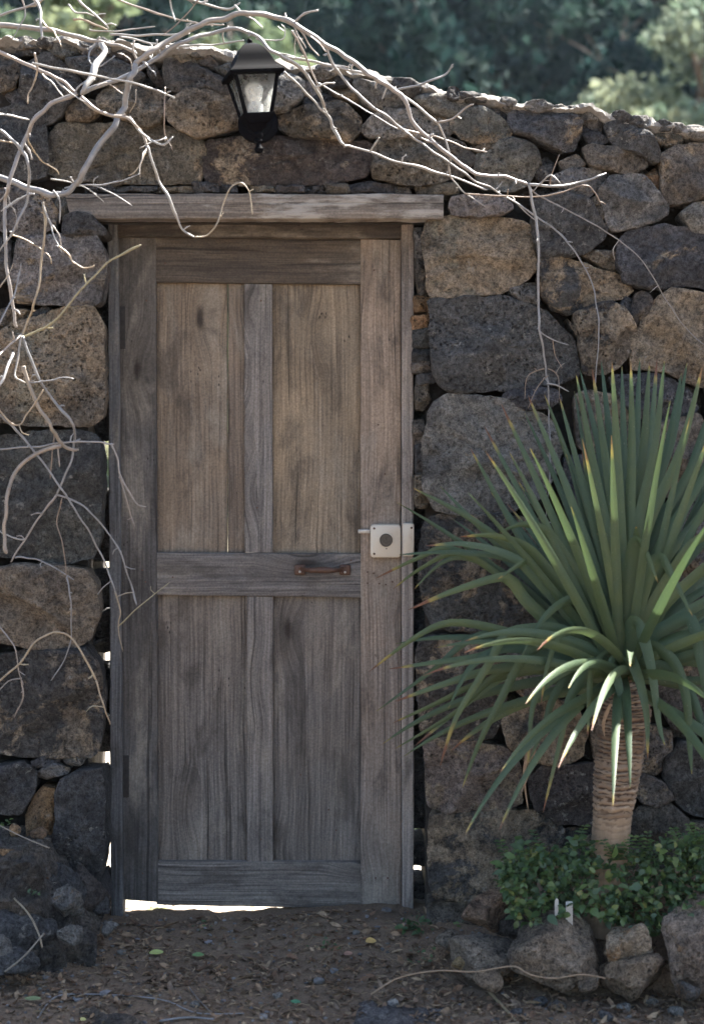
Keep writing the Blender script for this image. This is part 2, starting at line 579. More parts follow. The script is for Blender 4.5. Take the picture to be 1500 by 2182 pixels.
# letter, [optional depth offset], outline in photo pixels
STONES = """
D 8,85 100,82 105,98 70,112 20,112 8,98
G 95,86 165,90 160,106 132,119 98,98
G 172,94 240,96 247,112 200,118 172,110
B 248,104 290,112 303,126 287,132 252,121
B -12,108 25,120 45,135 35,160 27,185 5,192 -12,178
D 48,140 90,110 112,112 135,137 165,162 170,185 150,207 130,240 98,259 80,240 42,192
D 138,118 195,120 250,125 282,137 306,157 290,172 230,177 196,172 162,152 140,134
D 10,198 40,187 62,207 50,223 25,217
B 312,125 330,140 344,160 346,178 328,171 313,150
B 350,122 400,127 450,152 480,167 491,190 481,201 420,187 395,198 355,182 347,147
S 363,111 395,109 417,121 416,132 388,126
B 422,116 446,118 464,136 456,146 430,133
G 455,142 490,130 503,160 487,167
T 135,217 170,206 201,211 206,236 180,253 140,252
B 210,206 226,190 265,180 302,185 352,200 350,226 332,261 310,269 266,251 215,226
T 355,226 365,211 400,190 450,195 507,206 514,232 505,264 481,271 440,286 420,289 385,276 361,256
D -12,238 40,222 70,229 92,251 96,300 96,370 60,379 -12,374
B 99,340 107,280 126,256 180,258 260,258 340,265 402,280 431,296 433,360 420,383 330,389 240,389 130,377 97,362
R 436,312 450,293 520,290 590,290 700,290 780,300 798,320 791,350 770,376 700,386 600,391 500,389 441,386 434,360
G 570,150 620,160 645,178 640,210 606,236 574,232 556,190
B 595,251 610,236 660,226 720,215 747,230 768,251 766,276 745,298 690,293 620,287 597,269
D 612,138 690,152 697,166 650,167 610,152
G 642,174 665,171 682,186 670,201 646,196
D 692,162 735,158 757,167 731,179 704,178
D 645,206 680,196 717,201 700,216 660,226 648,219
P 708,182 750,176 766,196 756,213 726,201 704,191
P 755,170 770,166 810,182 850,202 868,216 850,226 800,231 775,217 758,197
D 858,188 885,191 895,196 887,212 870,207
P 886,207 905,198 960,203 989,212 991,226 970,244 930,241 905,226 887,216
P 771,266 785,256 810,231 850,232 880,232 930,245 958,251 959,281 920,286 870,289 820,294 785,287
D 990,208 1030,213 1031,224 998,223
K 1033,215 1045,214 1081,220 1086,236 1076,253 1060,246 1040,233
G 959,266 975,246 1000,229 1030,230 1066,249 1086,270 1086,286 1050,298 1010,301 985,291
D 1085,256 1090,238 1105,232 1160,236 1225,243 1239,257 1231,291 1222,313 1200,316 1165,301 1130,289 1095,281
B 799,311 815,294 870,291 930,288 985,301 1009,326 1009,346 985,371 950,381 890,389 850,386 800,377 797,346
G 1014,341 1020,321 1060,300 1090,292 1130,303 1149,330 1151,346 1136,366 1121,391 1080,402 1040,397 1019,377
S 1006,310 1025,302 1046,306 1041,319 1015,319
D 1240,266 1255,265 1301,291 1291,301 1270,306 1258,296
G 1242,250 1270,247 1286,257 1286,273 1265,266
D 1290,266 1310,257 1345,266 1386,286 1401,310 1406,341 1390,341 1355,321 1325,313 1300,291
G 1332,252 1360,255 1400,271 1401,279 1370,273 1345,261
K 1396,291 1405,266 1425,266 1456,291 1451,304 1420,306
B 1244,311 1265,305 1310,315 1370,330 1383,351 1360,364 1320,364 1260,353 1249,336
S 1410,331 1440,311 1480,302 1522,307 1522,410 1480,426 1425,433 1414,400
O 1376,376 1400,355 1413,390 1405,398 1390,391
G 1179,376 1215,361 1270,358 1291,371 1271,401 1250,416 1210,406 1188,393
S 1193,341 1230,325 1249,346 1236,359 1205,363
D 1152,346 1166,331 1184,346 1177,371 1152,377 1140,362
G 1277,406 1300,376 1370,370 1396,396 1421,430 1423,456 1390,471 1350,481 1310,493 1295,481 1289,441
G 1454,451 1480,434 1522,426 1522,492 1480,491
S 1257,426 1275,415 1289,450 1286,469 1270,456
D 1141,431 1160,416 1200,412 1256,426 1271,461 1296,481 1281,511 1245,536 1210,543 1150,544 1139,491
P 957,436 965,418 1010,415 1070,420 1092,440 1070,456 1020,459 969,456
T 904,501 915,467 960,463 1040,463 1110,465 1131,480 1134,540 1143,571 1120,596 1060,616 990,629 925,629 913,601
G 884,480 904,475 905,540 889,541
B 887,545 911,545 919,611 897,621
D 914,641 940,633 1080,631 1130,646 1190,681 1221,711 1238,771 1236,801 1190,816 1080,826 980,839 945,826 924,791 917,701
K 1149,561 1165,548 1200,545 1265,571 1310,581 1346,616 1331,631 1280,646 1215,666 1180,651 1154,626 1149,591
G 1084,612 1140,600 1149,612 1147,646 1110,641
S 1244,541 1260,530 1318,532 1321,573 1290,566
D 1320,511 1350,491 1410,476 1522,492 1522,616 1460,606 1390,613 1330,601 1321,561
K 1225,671 1260,656 1305,641 1336,666 1353,706 1341,741 1320,781 1285,791 1243,793 1241,741
D 1317,656 1335,631 1361,641 1356,661 1335,671
B 1360,626 1375,622 1393,641 1371,681 1350,698 1339,681
T 1344,761 1350,721 1395,641 1430,613 1522,631 1522,832 1480,816 1420,791 1350,786
S 1212,676 1236,706 1239,722 1225,702
O 885,626 915,629 917,656 889,659
O 882,669 914,666 915,689 884,693
D 885,699 915,698 914,735 884,731
D 886,741 916,741 916,764 885,763
B 882,769 914,766 919,790 885,791
D 891,796 924,793 927,812 893,815
S 888,818 914,815 917,850 905,870 890,868
S 884,899 904,898 905,942 886,945
D 887,950 904,948 904,1008 890,1010
S 884,1017 915,1015 920,1060 908,1084 888,1080
D 1071,851 1085,833 1130,826 1180,832 1196,851 1170,866 1120,869
G 914,881 930,856 960,839 1060,851 1130,871 1180,901 1196,951 1181,1011 1150,1061 1080,1089 1010,1093 930,1086 905,1031 904,961
B 1226,842 1260,833 1338,848 1346,931 1320,961 1240,956 1229,901
D 1298,800 1400,796 1470,830 1492,871 1440,901 1352,888
S 1402,905 1492,884 1522,961 1522,1062 1420,1061
D 1202,971 1330,970 1342,1081 1211,1091
K 1352,962 1396,930 1412,1062 1350,1085
K 899,1131 920,1106 980,1097 1100,1101 1160,1111 1191,1181 1181,1301 1120,1336 1000,1346 920,1336 899,1251
D 1202,1111 1340,1101 1392,1201 1380,1331 1211,1331
G 1402,1081 1522,1081 1522,1301 1402,1301
K 893,1371 920,1359 1000,1361 1073,1381 1084,1451 1069,1536 1050,1574 960,1571 900,1561 890,1461
G 1084,1382 1160,1371 1191,1421 1181,1471 1110,1481 1086,1451
D 1202,1346 1330,1346 1341,1471 1211,1481
B 1402,1321 1522,1321 1522,1451 1421,1441
D 1402,1461 1522,1466 1522,1571 1431,1551
K 1071,1541 1100,1501 1160,1490 1230,1500 1251,1561 1241,1611 1200,1631 1130,1626 1085,1591
S 1256,1500 1352,1490 1356,1610 1268,1622
S 904,1591 925,1574 1010,1584 1080,1601 1106,1631 1113,1711 1060,1726 960,1733 914,1721
R 1129,1661 1160,1636 1250,1631 1330,1641 1348,1691 1340,1751 1280,1761 1190,1751 1139,1721
B 1352,1681 1370,1652 1410,1665 1433,1701 1400,1719 1365,1709
B 1339,1761 1360,1721 1430,1716 1466,1751 1461,1800 1340,1800
D 1415,1621 1450,1581 1522,1591 1522,1745 1480,1741 1420,1691
G 1362,1541 1428,1561 1431,1621 1400,1651 1358,1645
S 1470,1754 1522,1757 1522,1830 1475,1810
K 914,1761 930,1739 1010,1736 1120,1731 1170,1741 1201,1771 1191,1831 1150,1901 1070,1926 980,1921 925,1916 914,1841
D 1206,1772 1330,1770 1330,1900 1166,1905 1198,1832
B 1340,1808 1468,1806 1522,1838 1522,1940 1340,1930
S 913,1931 1000,1929 1011,1981 965,2012 918,2005
D 1005,1930 1062,1930 1070,1990 1020,1985
D 413,386 460,388 462,405 418,406
D 464,391 500,392 502,406 466,406
S 533,393 585,393 586,406 535,406
D 592,394 645,392 647,407 594,407
D 649,393 697,392 699,407 651,407
S 697,391 738,390 741,407 701,407
D 743,389 790,386 842,390 840,409 748,408
S 846,393 872,393 874,409 846,409
B 889,392 930,388 974,384 976,408 920,411 893,409
D 240,393 328,394 328,405 242,405
S 330,393 410,392 410,405 332,405
D 176,384 238,392 238,405 178,405
G -12,400 50,397 98,415 117,450 109,481 85,499 50,497 -12,484
D 116,431 127,418 140,425 143,446 121,456
D 137,461 165,453 195,462 221,486 221,498 135,499
P 24,591 34,511 60,501 150,500 205,500 221,531 223,581 211,641 200,649 100,646 30,641
D -12,500 18,511 20,581 -12,602
B -12,658 25,652 56,659 40,681 -12,702
D 70,661 90,655 112,662 95,676 70,676
T -12,722 30,691 80,678 130,656 195,655 213,691 216,791 216,881 196,906 120,901 40,901 -12,897
D -12,936 40,926 130,920 205,925 216,961 216,1061 211,1151 196,1186 140,1199 60,1186 -12,1182
S -12,1211 50,1201 110,1205 180,1215 206,1251 209,1311 191,1366 150,1384 90,1386 40,1371 -12,1366
K -12,1396 80,1391 180,1386 206,1421 216,1501 206,1591 191,1611 100,1613 -12,1607
D -12,1632 50,1630 76,1651 66,1691 45,1731 -12,1733
D 65,1626 100,1614 125,1620 110,1635 75,1638
G 80,1647 110,1632 140,1641 138,1653 100,1663 80,1661
G 132,1619 165,1613 175,1621 165,1636 140,1631
O 54,1741 84,1682 113,1686 116,1721 106,1776 80,1791 58,1781
D 120,1690 134,1662 172,1641 215,1640 223,1701 223,1801 212,1871 170,1901 130,1881 116,1831 122,1770
D 130,1905 170,1906 214,1880 222,1930 205,1985 140,1980
"""
ks = 0
for line in STONES.strip().splitlines():
    parts = line.split()
    code = parts[0]
    poly_px = [tuple(map(float, t.split(','))) for t in parts[1:]]
    ks += 1
    xs_ = [p[0] for p in poly_px]
    ys_ = [p[1] for p in poly_px]
    w, hgt = max(xs_) - min(xs_), max(ys_) - min(ys_)
    small = w * hgt < 3500
    edge = (max(xs_) < 240 and max(xs_) > 190 and min(ys_) > 420) or (min(xs_) < 930 and min(xs_) > 880 and min(ys_) > 420)
    Y0 = rnd.uniform(-0.012, 0.018) + (0.03 if small else 0) + (0.05 if small and edge and min(xs_) > 500 else 0)
    poly = [XZ(*p) for p in poly_px]
    V, F, c = stone_mesh(poly, Y0, 0.24 if edge else 0.16, rnd.uniform(0.016, 0.030), ks)
    o = mesh_obj('stone', V, F, M_STONE, wall, True, loc=c)
    b, pa = CODE[code]
    kk = rnd.uniform(0.85, 1.18)
    o.color = (b[0] * kk, b[1] * kk * rnd.uniform(0.97, 1.03), b[2] * kk * rnd.uniform(0.94, 1.06), min(1, max(0.02, pa + rnd.uniform(-0.12, 0.15))))

# rubble added behind the jambs to block daylight, left open at the slits
FILL = [(868, 905, 470, 1764), (868, 906, 1800, 1842), (868, 908, 1884, 1990), (165, 240, 480, 938), (165, 240, 1042, 1194), (165, 241, 1214, 1390), (165, 242, 1420, 1600), (165, 242, 1680, 1780), (165, 244, 1878, 1990)]
for (xa, xb, ya, yb) in FILL:
    y = ya
    while y < yb:
        hh = min(rnd.uniform(45, 110), yb - y)
        if yb - y - hh < 25: hh = yb - y
        j = [rnd.uniform(-3, 5) for _ in range(8)]
        if xa > 500:
            pl = [(xa, y), (xb, y), (xb, y + hh), (xa + j[0], y + hh - 2), (xa + j[1] - 4, y + hh / 2)]
        else:
            pl = [(xa, y), (xb - 3 + j[0], y + 2), (xb + j[1], y + hh / 2), (xb - 3 + j[2], y + hh - 2), (xa, y + hh)]
        V, F, c = stone_mesh([(P(x_, y_, 0.27).x, P(x_, y_, 0.27).z) for x_, y_ in pl], 0.27, 0.2, 0.02, 700 + int(y), 0.02, 40)
        o = mesh_obj('stone', V, F, M_STONE, wall, True, loc=c)
        o.color = (*CODE['D'][0], 0.1)
        y += hh
# small chinking stones sitting deep in the joints
for k in range(62):
    px, py = rnd.uniform(10, 1490), rnd.uniform(150, 1900)
    if 180 < px < 930 and py > 395: continue
    if py < top_py(px) + 40: continue
    r_ = rnd.uniform(22, 45)
    na = 7
    pl = [(px + r_ * rnd.uniform(.7, 1.2) * math.cos(-6.283 * i / na), py + r_ * rnd.uniform(.5, .95) * math.sin(-6.283 * i / na)) for i in range(na)]
    V, F, c = stone_mesh([XZ(*p) for p in pl], 0.105, 0.06, 0.02, 800 + k, 0.02, 30)
    o = mesh_obj('stone', V, F, M_STONE, wall, True, loc=c)
    o.color = (*CODE[rnd.choice('DSBGD')][0], 0.2)

# loose capping stones bedded along the sloping top
x = 20.0
while x < 1500:
    w_ = rnd.uniform(18, 62)
    if rnd.random() < 0.62:
        yb_ = top_py(x + w_ / 2)
        hh = rnd.uniform(9, 19)
        sl = (top_py(x + w_) - top_py(x)) * 0.9
        pl = [(x, yb_ + hh - sl / 2), (x + w_ * .15, yb_ - hh * .2 - sl / 2), (x + w_ * .6, yb_ - hh * rnd.uniform(.2, .6)), (x + w_, yb_ + sl / 2), (x + w_ * .92, yb_ + hh + sl / 2), (x + w_ * .4, yb_ + hh * 1.2)]
        Yq = rnd.uniform(0.0, 0.03)
        V, F, c = stone_mesh([XZ(*p) for p in pl], Yq, rnd.uniform(0.08, 0.16), 0.02, 1000 + int(x), 0.012, 40)
        o = mesh_obj('stone', V, F, M_STONE, wall, True, loc=c)
        o.color = (*CODE[rnd.choice('GPKGP')][0], 0.3)
    x += w_

# the same stonework carried on past the frame on both sides
for x0, x1 in ((-330, -20), (1530, 1990)):
    y = 2010
    while y > 360:
        hh = rnd.uniform(95, 215)
        x = x0 + rnd.uniform(-30, 0)
        while x < x1 - 30:
            ww = rnd.uniform(110, 270)
            xe = min(x + ww, x1)
            if x1 - xe < 60: xe = x1
            yt = max(y - hh + rnd.uniform(-12, 12), top_py((x + xe) / 2) + 14)
            if y - yt > 30:
                g = 5
                pl = [(x + g, yt + g + rnd.uniform(0, 18)), ((x + xe) / 2, yt + g - 3), (xe - g, yt + g + rnd.uniform(0, 18)),
                      (xe - g + rnd.uniform(-6, 4), (y + yt) / 2), (xe - g - rnd.uniform(0, 16), y - g), ((x + xe) / 2, y - g + 3), (x + g + rnd.uniform(0, 16), y - g), (x + g, (y + yt) / 2)]
                ks += 1
                V, F, c = stone_mesh([XZ(*p) for p in pl], rnd.uniform(-0.01, 0.015), 0.16, 0.035, ks, 0.03, 48)
                o = mesh_obj('stone', V, F, M_STONE, wall, True, loc=c)
                b, pa = CODE[rnd.choice('DGBKDS')]
                o.color = (*b, pa)
            x = xe
        y -= hh

# ------------------------------------------------------------------ timber: lintel, frame, door
def plank(name, corners, Y0, thick, axis, tint, grey, parent, seed, bev=0.004, wob=0.0018, n=26):
    """corners TL,TR,BR,BL in photo pixels of the front face at depth Y0"""
    tl, tr, br, bl = [P(x, y, Y0) for x, y in corners]
    if axis == 'v':
        A0, A1, B0, B1 = bl, br, tl, tr
    else:
        A0, A1, B0, B1 = bl, tl, br, tr
    sec = [(0, thick), (0, bev), (0, bev * 0.3), (bev * 0.4, 0.0)]
    V, F = [], []
    L = (B0 - A0).length
    Wd = (A1 - A0).length
    fr = bev / Wd
    cs = [(0, thick), (0, bev), (fr * 0.3, bev * 0.3), (fr, 0), (0.2, 0), (0.4, 0), (0.6, 0), (0.8, 0), (1 - fr, 0), (1 - fr * 0.3, bev * 0.3), (1, bev), (1, thick)]
    for i in range(n + 1):
        t = i / n
        e = 0.0
        if i == 0 or i == n: e = bev * 0.7
        for k, (wf, y) in enumerate(cs):
            p = A0.lerp(B0, t).lerp(A1.lerp(B1, t), wf)
            s = (1 if wf > 0.5 else -1) * (1 if (wf < 0.1 or wf > 0.9) else 0)
            q = (p.x + seed * 3.1, p.y, p.z)
            wdir = (A1 - A0).normalized()
            ed = s * (wob * fbm(q, 9, 2) + 0.6 * wob * fbm(q, 40, 2))
            yy = y + e * (1 if y < thick else 0) - 0.0012 * fbm(q, 14, 2) * (1 if 0.1 < wf < 0.9 else 0.3)
            if 0.1 >= wf or wf >= 0.9:
                yy += max(0, 0.004 * fbm((q[0], q[1] + 4, q[2]), 22, 2)) if y < thick else 0
            V.append(p + wdir * ed + Vector((0, yy, 0)))
    m_ = len(cs)
    for i in range(n):
        for k in range(m_):
            a, b = i * m_ + k, i * m_ + (k + 1) % m_
            F.append((a, b, b + m_, a + m_) if axis == 'h' else (b, a, a + m_, b + m_))
    F.append(tuple(range(m_)) if axis == 'v' else tuple(range(m_ - 1, -1, -1)))
    tail = [n * m_ + k for k in range(m_)]
    F.append(tuple(tail[::-1]) if axis == 'v' else tuple(tail))
    c = (A0 + A1 + B0 + B1) / 4
    o = mesh_obj(name, V, F, M_WV if axis == 'v' else M_WH, parent, False, loc=c)
    me = o.data
    me.polygons.foreach_set('use_smooth', [True] * len(me.polygons))
    try:
        me.set_sharp_from_angle(angle=R(35))
    except Exception:
        pass
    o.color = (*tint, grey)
    return o


lint = plank('lintel_beam', [(138, 411), (945, 412), (945, 466), (150, 465)], 0.002, 0.075, 'h', (0.95, 0.92, 0.90), 0.40, None, 3, 0.006, 0.004, 60)
lint.data.materials[0] = M_LINT
tag(lint, 'long weathered timber lintel with flaking whitish paint above the door', 'lintel')

YF, YD = 0.165, 0.195
frame = thing('door_frame', (0, YF, 0), 'grey weathered timber frame around the plank door', 'door frame')
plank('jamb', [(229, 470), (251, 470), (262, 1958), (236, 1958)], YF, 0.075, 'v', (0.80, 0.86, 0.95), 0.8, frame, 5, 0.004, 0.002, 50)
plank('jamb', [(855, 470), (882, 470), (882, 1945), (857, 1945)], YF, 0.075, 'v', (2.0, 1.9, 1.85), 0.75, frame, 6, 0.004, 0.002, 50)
plank('head', [(251.5, 474), (854.5, 474), (854.5, 507), (251.5, 503)], YF + 0.004, 0.06, 'h', (0.42, 0.39, 0.37), 0.1, frame, 7)  # dark tint carries the lintel's shade as well as brown timber

YS = YD + 0.046  # unseen strips added behind the door to keep light out of its gaps
plank('gap_seal', [(236, 480), (262, 480), (268, 1910), (244, 1910)], YS, 0.03, 'v', (0.6, 0.6, 0.6), 0.3, frame, 31, 0.003, 0.001, 20)
plank('gap_seal', [(846, 480), (878, 480), (878, 1936), (848, 1936)], YS, 0.03, 'v', (0.6, 0.6, 0.6), 0.3, frame, 32, 0.003, 0.001, 20)
plank('gap_seal', [(262, 484), (846, 484), (846, 520), (262, 520)], YS, 0.03, 'h', (0.6, 0.6, 0.6), 0.1, frame, 33, 0.003, 0.001, 20)
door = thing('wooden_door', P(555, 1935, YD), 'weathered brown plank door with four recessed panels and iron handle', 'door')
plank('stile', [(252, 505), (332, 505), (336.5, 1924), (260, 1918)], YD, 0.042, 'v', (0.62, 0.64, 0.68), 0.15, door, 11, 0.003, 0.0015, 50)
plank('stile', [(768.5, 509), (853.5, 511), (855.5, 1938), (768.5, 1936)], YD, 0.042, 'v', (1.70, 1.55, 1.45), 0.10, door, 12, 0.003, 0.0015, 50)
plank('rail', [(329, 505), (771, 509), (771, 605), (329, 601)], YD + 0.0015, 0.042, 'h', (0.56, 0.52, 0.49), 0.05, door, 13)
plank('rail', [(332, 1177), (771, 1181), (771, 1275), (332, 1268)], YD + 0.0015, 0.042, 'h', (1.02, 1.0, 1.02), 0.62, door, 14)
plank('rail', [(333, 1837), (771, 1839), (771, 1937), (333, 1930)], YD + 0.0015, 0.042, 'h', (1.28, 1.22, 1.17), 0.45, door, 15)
plank('mullion', [(520, 604), (580, 605), (581, 1178), (521, 1177)], YD + 0.004, 0.03, 'v', (1.3, 1.27, 1.27), 0.75, door, 16)
plank('mullion', [(526, 1271), (582, 1272), (582, 1838), (526, 1838)], YD + 0.004, 0.03, 'v', (1.25, 1.2, 1.18), 0.45, door, 17)
YP = YD + 0.025
plank('panel_board', [(330, 600), (484.2, 600), (484.2, 1183), (333, 1183)], YP, 0.016, 'v', (1.28, 1.16, 1.02), 0.0, door, 18)
plank('panel_board', [(486.2, 600), (523, 600), (523, 1183), (485, 1183)], YP + 0.001, 0.016, 'v', (1.1, 1.0, 0.92), 0.0, door, 19)
plank('panel_board', [(578, 600), (771, 600), (771, 1183), (578, 1183)], YP, 0.016, 'v', (1.48, 1.34, 1.12), -0.1, door, 20)
plank('panel_board', [(334, 1264), (528, 1264), (528, 1842), (334, 1842)], YP, 0.016, 'v', (1.12, 1.07, 1.04), 0.15, door, 21)
plank('panel_board', [(580, 1264), (771, 1264), (771, 1842), (580, 1842)], YP, 0.016, 'v', (1.10, 1.06, 1.04), 0.25, door, 22)


def lathe(name, prof, mat, parent, loc, n=24, axis='z', smooth=True):
    """prof: list of (r, h); axis 'y' points to the camera (-y)"""
    V, F = [], []
    for r, h in prof:
        for k in range(n):
            a = 2 * math.pi * k / n
            x, y, z = r * math.cos(a), r * math.sin(a), h
            if axis == 'y': x, y, z = x, -h, y
            V.append((x, y, z))
    for i in range(len(prof) - 1):
        for k in range(n):
            a, b = i * n + k, i * n + (k + 1) % n
            F.append((a, b, b + n, a + n))
    F.append(tuple(range(n - 1, -1, -1)))
    F.append(tuple((len(prof) - 1) * n + k for k in range(n)))
    o = mesh_obj(name, V, F, mat, None, smooth)
    o.location = loc
    if smooth:
        try: o.data.set_sharp_from_angle(angle=R(45))
        except Exception: pass
    if parent: put(o, parent)
    return o


def bevbox(name, cx0, cx1, cz0, cz1, y0, y1, mat, parent, rad, ed=0.002, seg=5):
    """rounded plate, front at y0"""
    pts = []
    for (cx, cz, a0) in ((cx1 - rad, cz1 - rad, 0), (cx0 + rad, cz1 - rad, 90), (cx0 + rad, cz0 + rad, 180), (cx1 - rad, cz0 + rad, 270)):
        for k in range(seg + 1):
            a = R(a0 + 90 * k / seg)
            pts.append((cx + rad * math.cos(a), cz + rad * math.sin(a)))
    n = len(pts)
    mx, mz = (cx0 + cx1) / 2, (cz0 + cz1) / 2
    V, F = [], []
    for (ins, y) in ((0, y1), (0, y0 + ed), (ed * 0.4, y0 + ed * 0.35), (ed, y0)):
        for x, z in pts:
            dx, dz = x - mx, z - mz
            l = math.hypot(dx, dz)
            V.append((x - dx / l * ins, y, z - dz / l * ins))
    for r in range(3):
        for k in range(n):
            a, b = r * n + k, r * n + (k + 1) % n
            F.append((b, a, a + n, b + n))
    F.append(tuple(3 * n + k for k in range(n - 1, -1, -1)))
    F.append(tuple(range(n)))
    o = mesh_obj(name, V, F, mat, parent, True, loc=(mx, y1, mz))
    try: o.data.set_sharp_from_angle(angle=R(50))
    except Exception: pass
    return o


# rusty pull handle
m = NT('rusty_iron')
co = m.n('TexCoord').outputs['Object']
n1 = m.noise(co, 90, 5, 0.7)
M_RUST = m.fin(m.mix(n1, (0.030, 0.017, 0.012), (0.125, 0.060, 0.036)), 0.6, m.bump(n1, 0.5, 0.002), 0.4)
m = NT('cream_enamel')
co = m.n('TexCoord').outputs['Object']
n1 = m.noise(co, 25, 5, 0.65)
n2 = m.noise(co, 110, 4, 0.7)
cc = m.mix(m.rng(n1, 0.52, 0.75, 0, 0.45), (0.56, 0.50, 0.41), (0.40, 0.31, 0.22))
cc = m.mix(m.rng(m.math('ADD', m.math('MULTIPLY', n1, 0.5), m.math('MULTIPLY', n2, 0.5)), 0.62, 0.68), cc, (0.16, 0.075, 0.035))
M_ENAM = m.fin(cc, 0.42, m.bump(n2, 0.12, 0.001), 0.5)
M_DMET = simple('dark_brass', (0.075, 0.066, 0.058), 0.42, 0.7, 0.3, 120, 0.3, 0.001)
M_STEEL = simple('dull_steel', (0.42, 0.41, 0.39), 0.45, 0.6, 0.3, 90, 0.2, 0.001)

YH = YD + 0.0015
hc = P(687, 1214, YH)
handle = bevbox('handle', hc.x - S(60, YH), hc.x - S(36, YH), hc.z - S(11, YH), hc.z + S(11, YH), YH - 0.010, YH, M_RUST, door, 0.006, 0.003)
hp = Vector(door.location) + Vector(handle.location)
o = bevbox('mounting_plate', hc.x + S(36, YH), hc.x + S(60, YH), hc.z - S(11, YH), hc.z + S(11, YH), YH - 0.010, YH, M_RUST, handle, 0.006, 0.003)
gV, gF = [], []
NG = 20
for i in range(NG + 1):
    t = i / NG
    x = hc.x + S(-44 + 88 * t, YH)
    ar = math.sin(math.pi * t)
    y = YH - 0.006 - 0.034 * min(1, ar * 1.7)
    r = 0.0058 + 0.0045 * ar ** 2 + (0.003 if t < 0.06 or t > 0.94 else 0)
    for k in range(12):
        a = 2 * math.pi * k / 12
        gV.append((x, y + r * math.cos(a), hc.z + r * math.sin(a) + S(1, YH)))
for i in range(NG):
    for k in range(12):
        a, b = i * 12 + k, i * 12 + (k + 1) % 12
        gF.append((a, b, b + 12, a + 12))
gF += [tuple(range(11, -1, -1)), tuple(NG * 12 + k for k in range(12))]
mesh_obj('grip', gV, gF, M_RUST, handle, True, loc=hc)
for dx, dz in ((-48, -4), (48, -5), (48, 5), (-48, 5)):
    lathe('screw', [(0.0042, 0.0), (0.0042, 0.0012), (0.003, 0.0026), (0.0005, 0.003)], M_STEEL if dz < 0 else M_RUST, handle, (hc.x + S(dx, YH), YH - 0.010, hc.z + S(dz, YH)), 10, 'y')

# rim lock on the stile, keeper on the jamb
a, b = P(789, 1187, YD), P(853.5, 1117, YD)
lock = bevbox('rim_lock', a.x, b.x, a.z, b.z, YD - 0.030, YD - 0.0005, M_ENAM, door, 0.011, 0.004)
lock['label'] = 'cream enamelled rim lock with rust at its edges'
lc = P(822, 1150, YD)
lathe('cylinder', [(0.0205, 0), (0.0205, 0.004), (0.0185, 0.0065), (0.0165, 0.0065), (0.0160, 0.0052), (0.0135, 0.0052), (0.0130, 0.0066), (0.0075, 0.0066), (0.007, 0.0056), (0.0045, 0.0056)], M_DMET, lock, (lc.x, YD - 0.030, lc.z), 28, 'y')
kp = P(823, 1147, YD)
bevbox('keyhole', kp.x - 0.0012, kp.x + 0.0012, kp.z - 0.0045, kp.z + 0.0045, YD - 0.0375, YD - 0.031, simple('keyhole_dark', (0.01, 0.01, 0.01)), lock, 0.001, 0.0003)
for (sx, sy) in ((797, 1125), (797, 1179), (823, 1168)):
    p = P(sx, sy, YD)
    r = 0.0036 if sy != 1168 else 0.002
    lathe('screw', [(r, 0), (r, 0.0012), (r * 0.6, 0.002), (0.0004, 0.0021)], M_RUST, lock, (p.x, YD - 0.030, p.z), 12, 'y')
a, b = P(763, 1136, YD), P(788, 1128, YD)
bevbox('bolt_tongue', a.x, b.x, a.z, b.z, YD - 0.016, YD - 0.009, M_STEEL, lock, 0.002, 0.001)
a, b = P(857.5, 1185, YF), P(882, 1114, YF)
keep = bevbox('lock_keeper', a.x, b.x, a.z, b.z, YF - 0.024, YF - 0.0005, M_ENAM, frame, 0.008, 0.004)
p = P(876, 1124, YF)
lathe('screw', [(0.0036, 0), (0.0036, 0.0012), (0.002, 0.002), (0.0004, 0.0021)], M_RUST, keep, (p.x, YF - 0.024, p.z), 12, 'y')

M_MORTISE = simple('dark_mortise', (0.030, 0.027, 0.025), 0.85, 0, 0.5, 70, 0.5, 0.002)
# dark plates added for old mortises in the hanging stile, nails at the joints
for (xa, xb, ya, yb) in ((255, 267, 652, 743), (262, 275, 1610, 1700)):
    a, b = P(xa, yb, YD), P(xb, ya, YD)
    bevbox('mortise_plate', a.x, b.x, a.z, b.z, YD - 0.0016, YD + 0.004, M_MORTISE, door, 0.002, 0.0006)
for (x, y) in ((797, 575), (830, 578), (352, 560), (368, 1230), (748, 1216 - 22), (783, 1219), (796, 1222), (783, 1243), (808, 1244), (822, 1246), (836, 1240), (303, 1215), (310, 1240), (304, 1862), (800, 1872), (826, 1872), (312, 640), (806, 905), (820, 1010), (556, 640), (548, 1082), (556, 1790), (700, 1730), (716, 1774), (640, 1655)):
    p = P(x, y, YD)
    lathe('nail', [(0.0030, -0.003), (0.0030, 0.0005), (0.002, 0.0012), (0.0004, 0.0014)], M_RUST, door, (p.x, YD + (0.004 if 520 < x < 582 else 0.025 if (333 < x < 520 or 582 < x < 768) and y > 610 and not 1180 < y < 1270 else 0.0), p.z), 8, 'y')

# threshold of packed stone under the door's right half
tp = [XZ(x, y) for x, y in ((545, 1953), (620, 1943), (760, 1941), (905, 1938), (915, 1965), (880, 1985), (700, 1990), (560, 1985))]


def slab(name, pts, z, zt, label, cat, colr, seed, noise_amp=0.006):
    """flat stone lying on the ground; pts (x,y) outline"""
    V, F, c = stone_mesh([(x, y) for x, y in pts], 0, zt + 0.05, zt, seed, 0.012, 120)
    V = [(v[0], v[2], z - v[1]) for v in V]
    F = [tuple(f) for f in F]
    o = mesh_obj(name, V, F, M_ROCK, None, True, loc=(c[0], c[2], z))
    o.color = colr
    return tag(o, label, cat)


def G(px, py):
    """photo pixel -> point on the flat ground in front"""
    f = CAMZ / ((py - 950) / 700)
    f += 0.03 * 0.0
    return ((px - 750) / 700 * f, f * DIST / 1.0 - DIST)


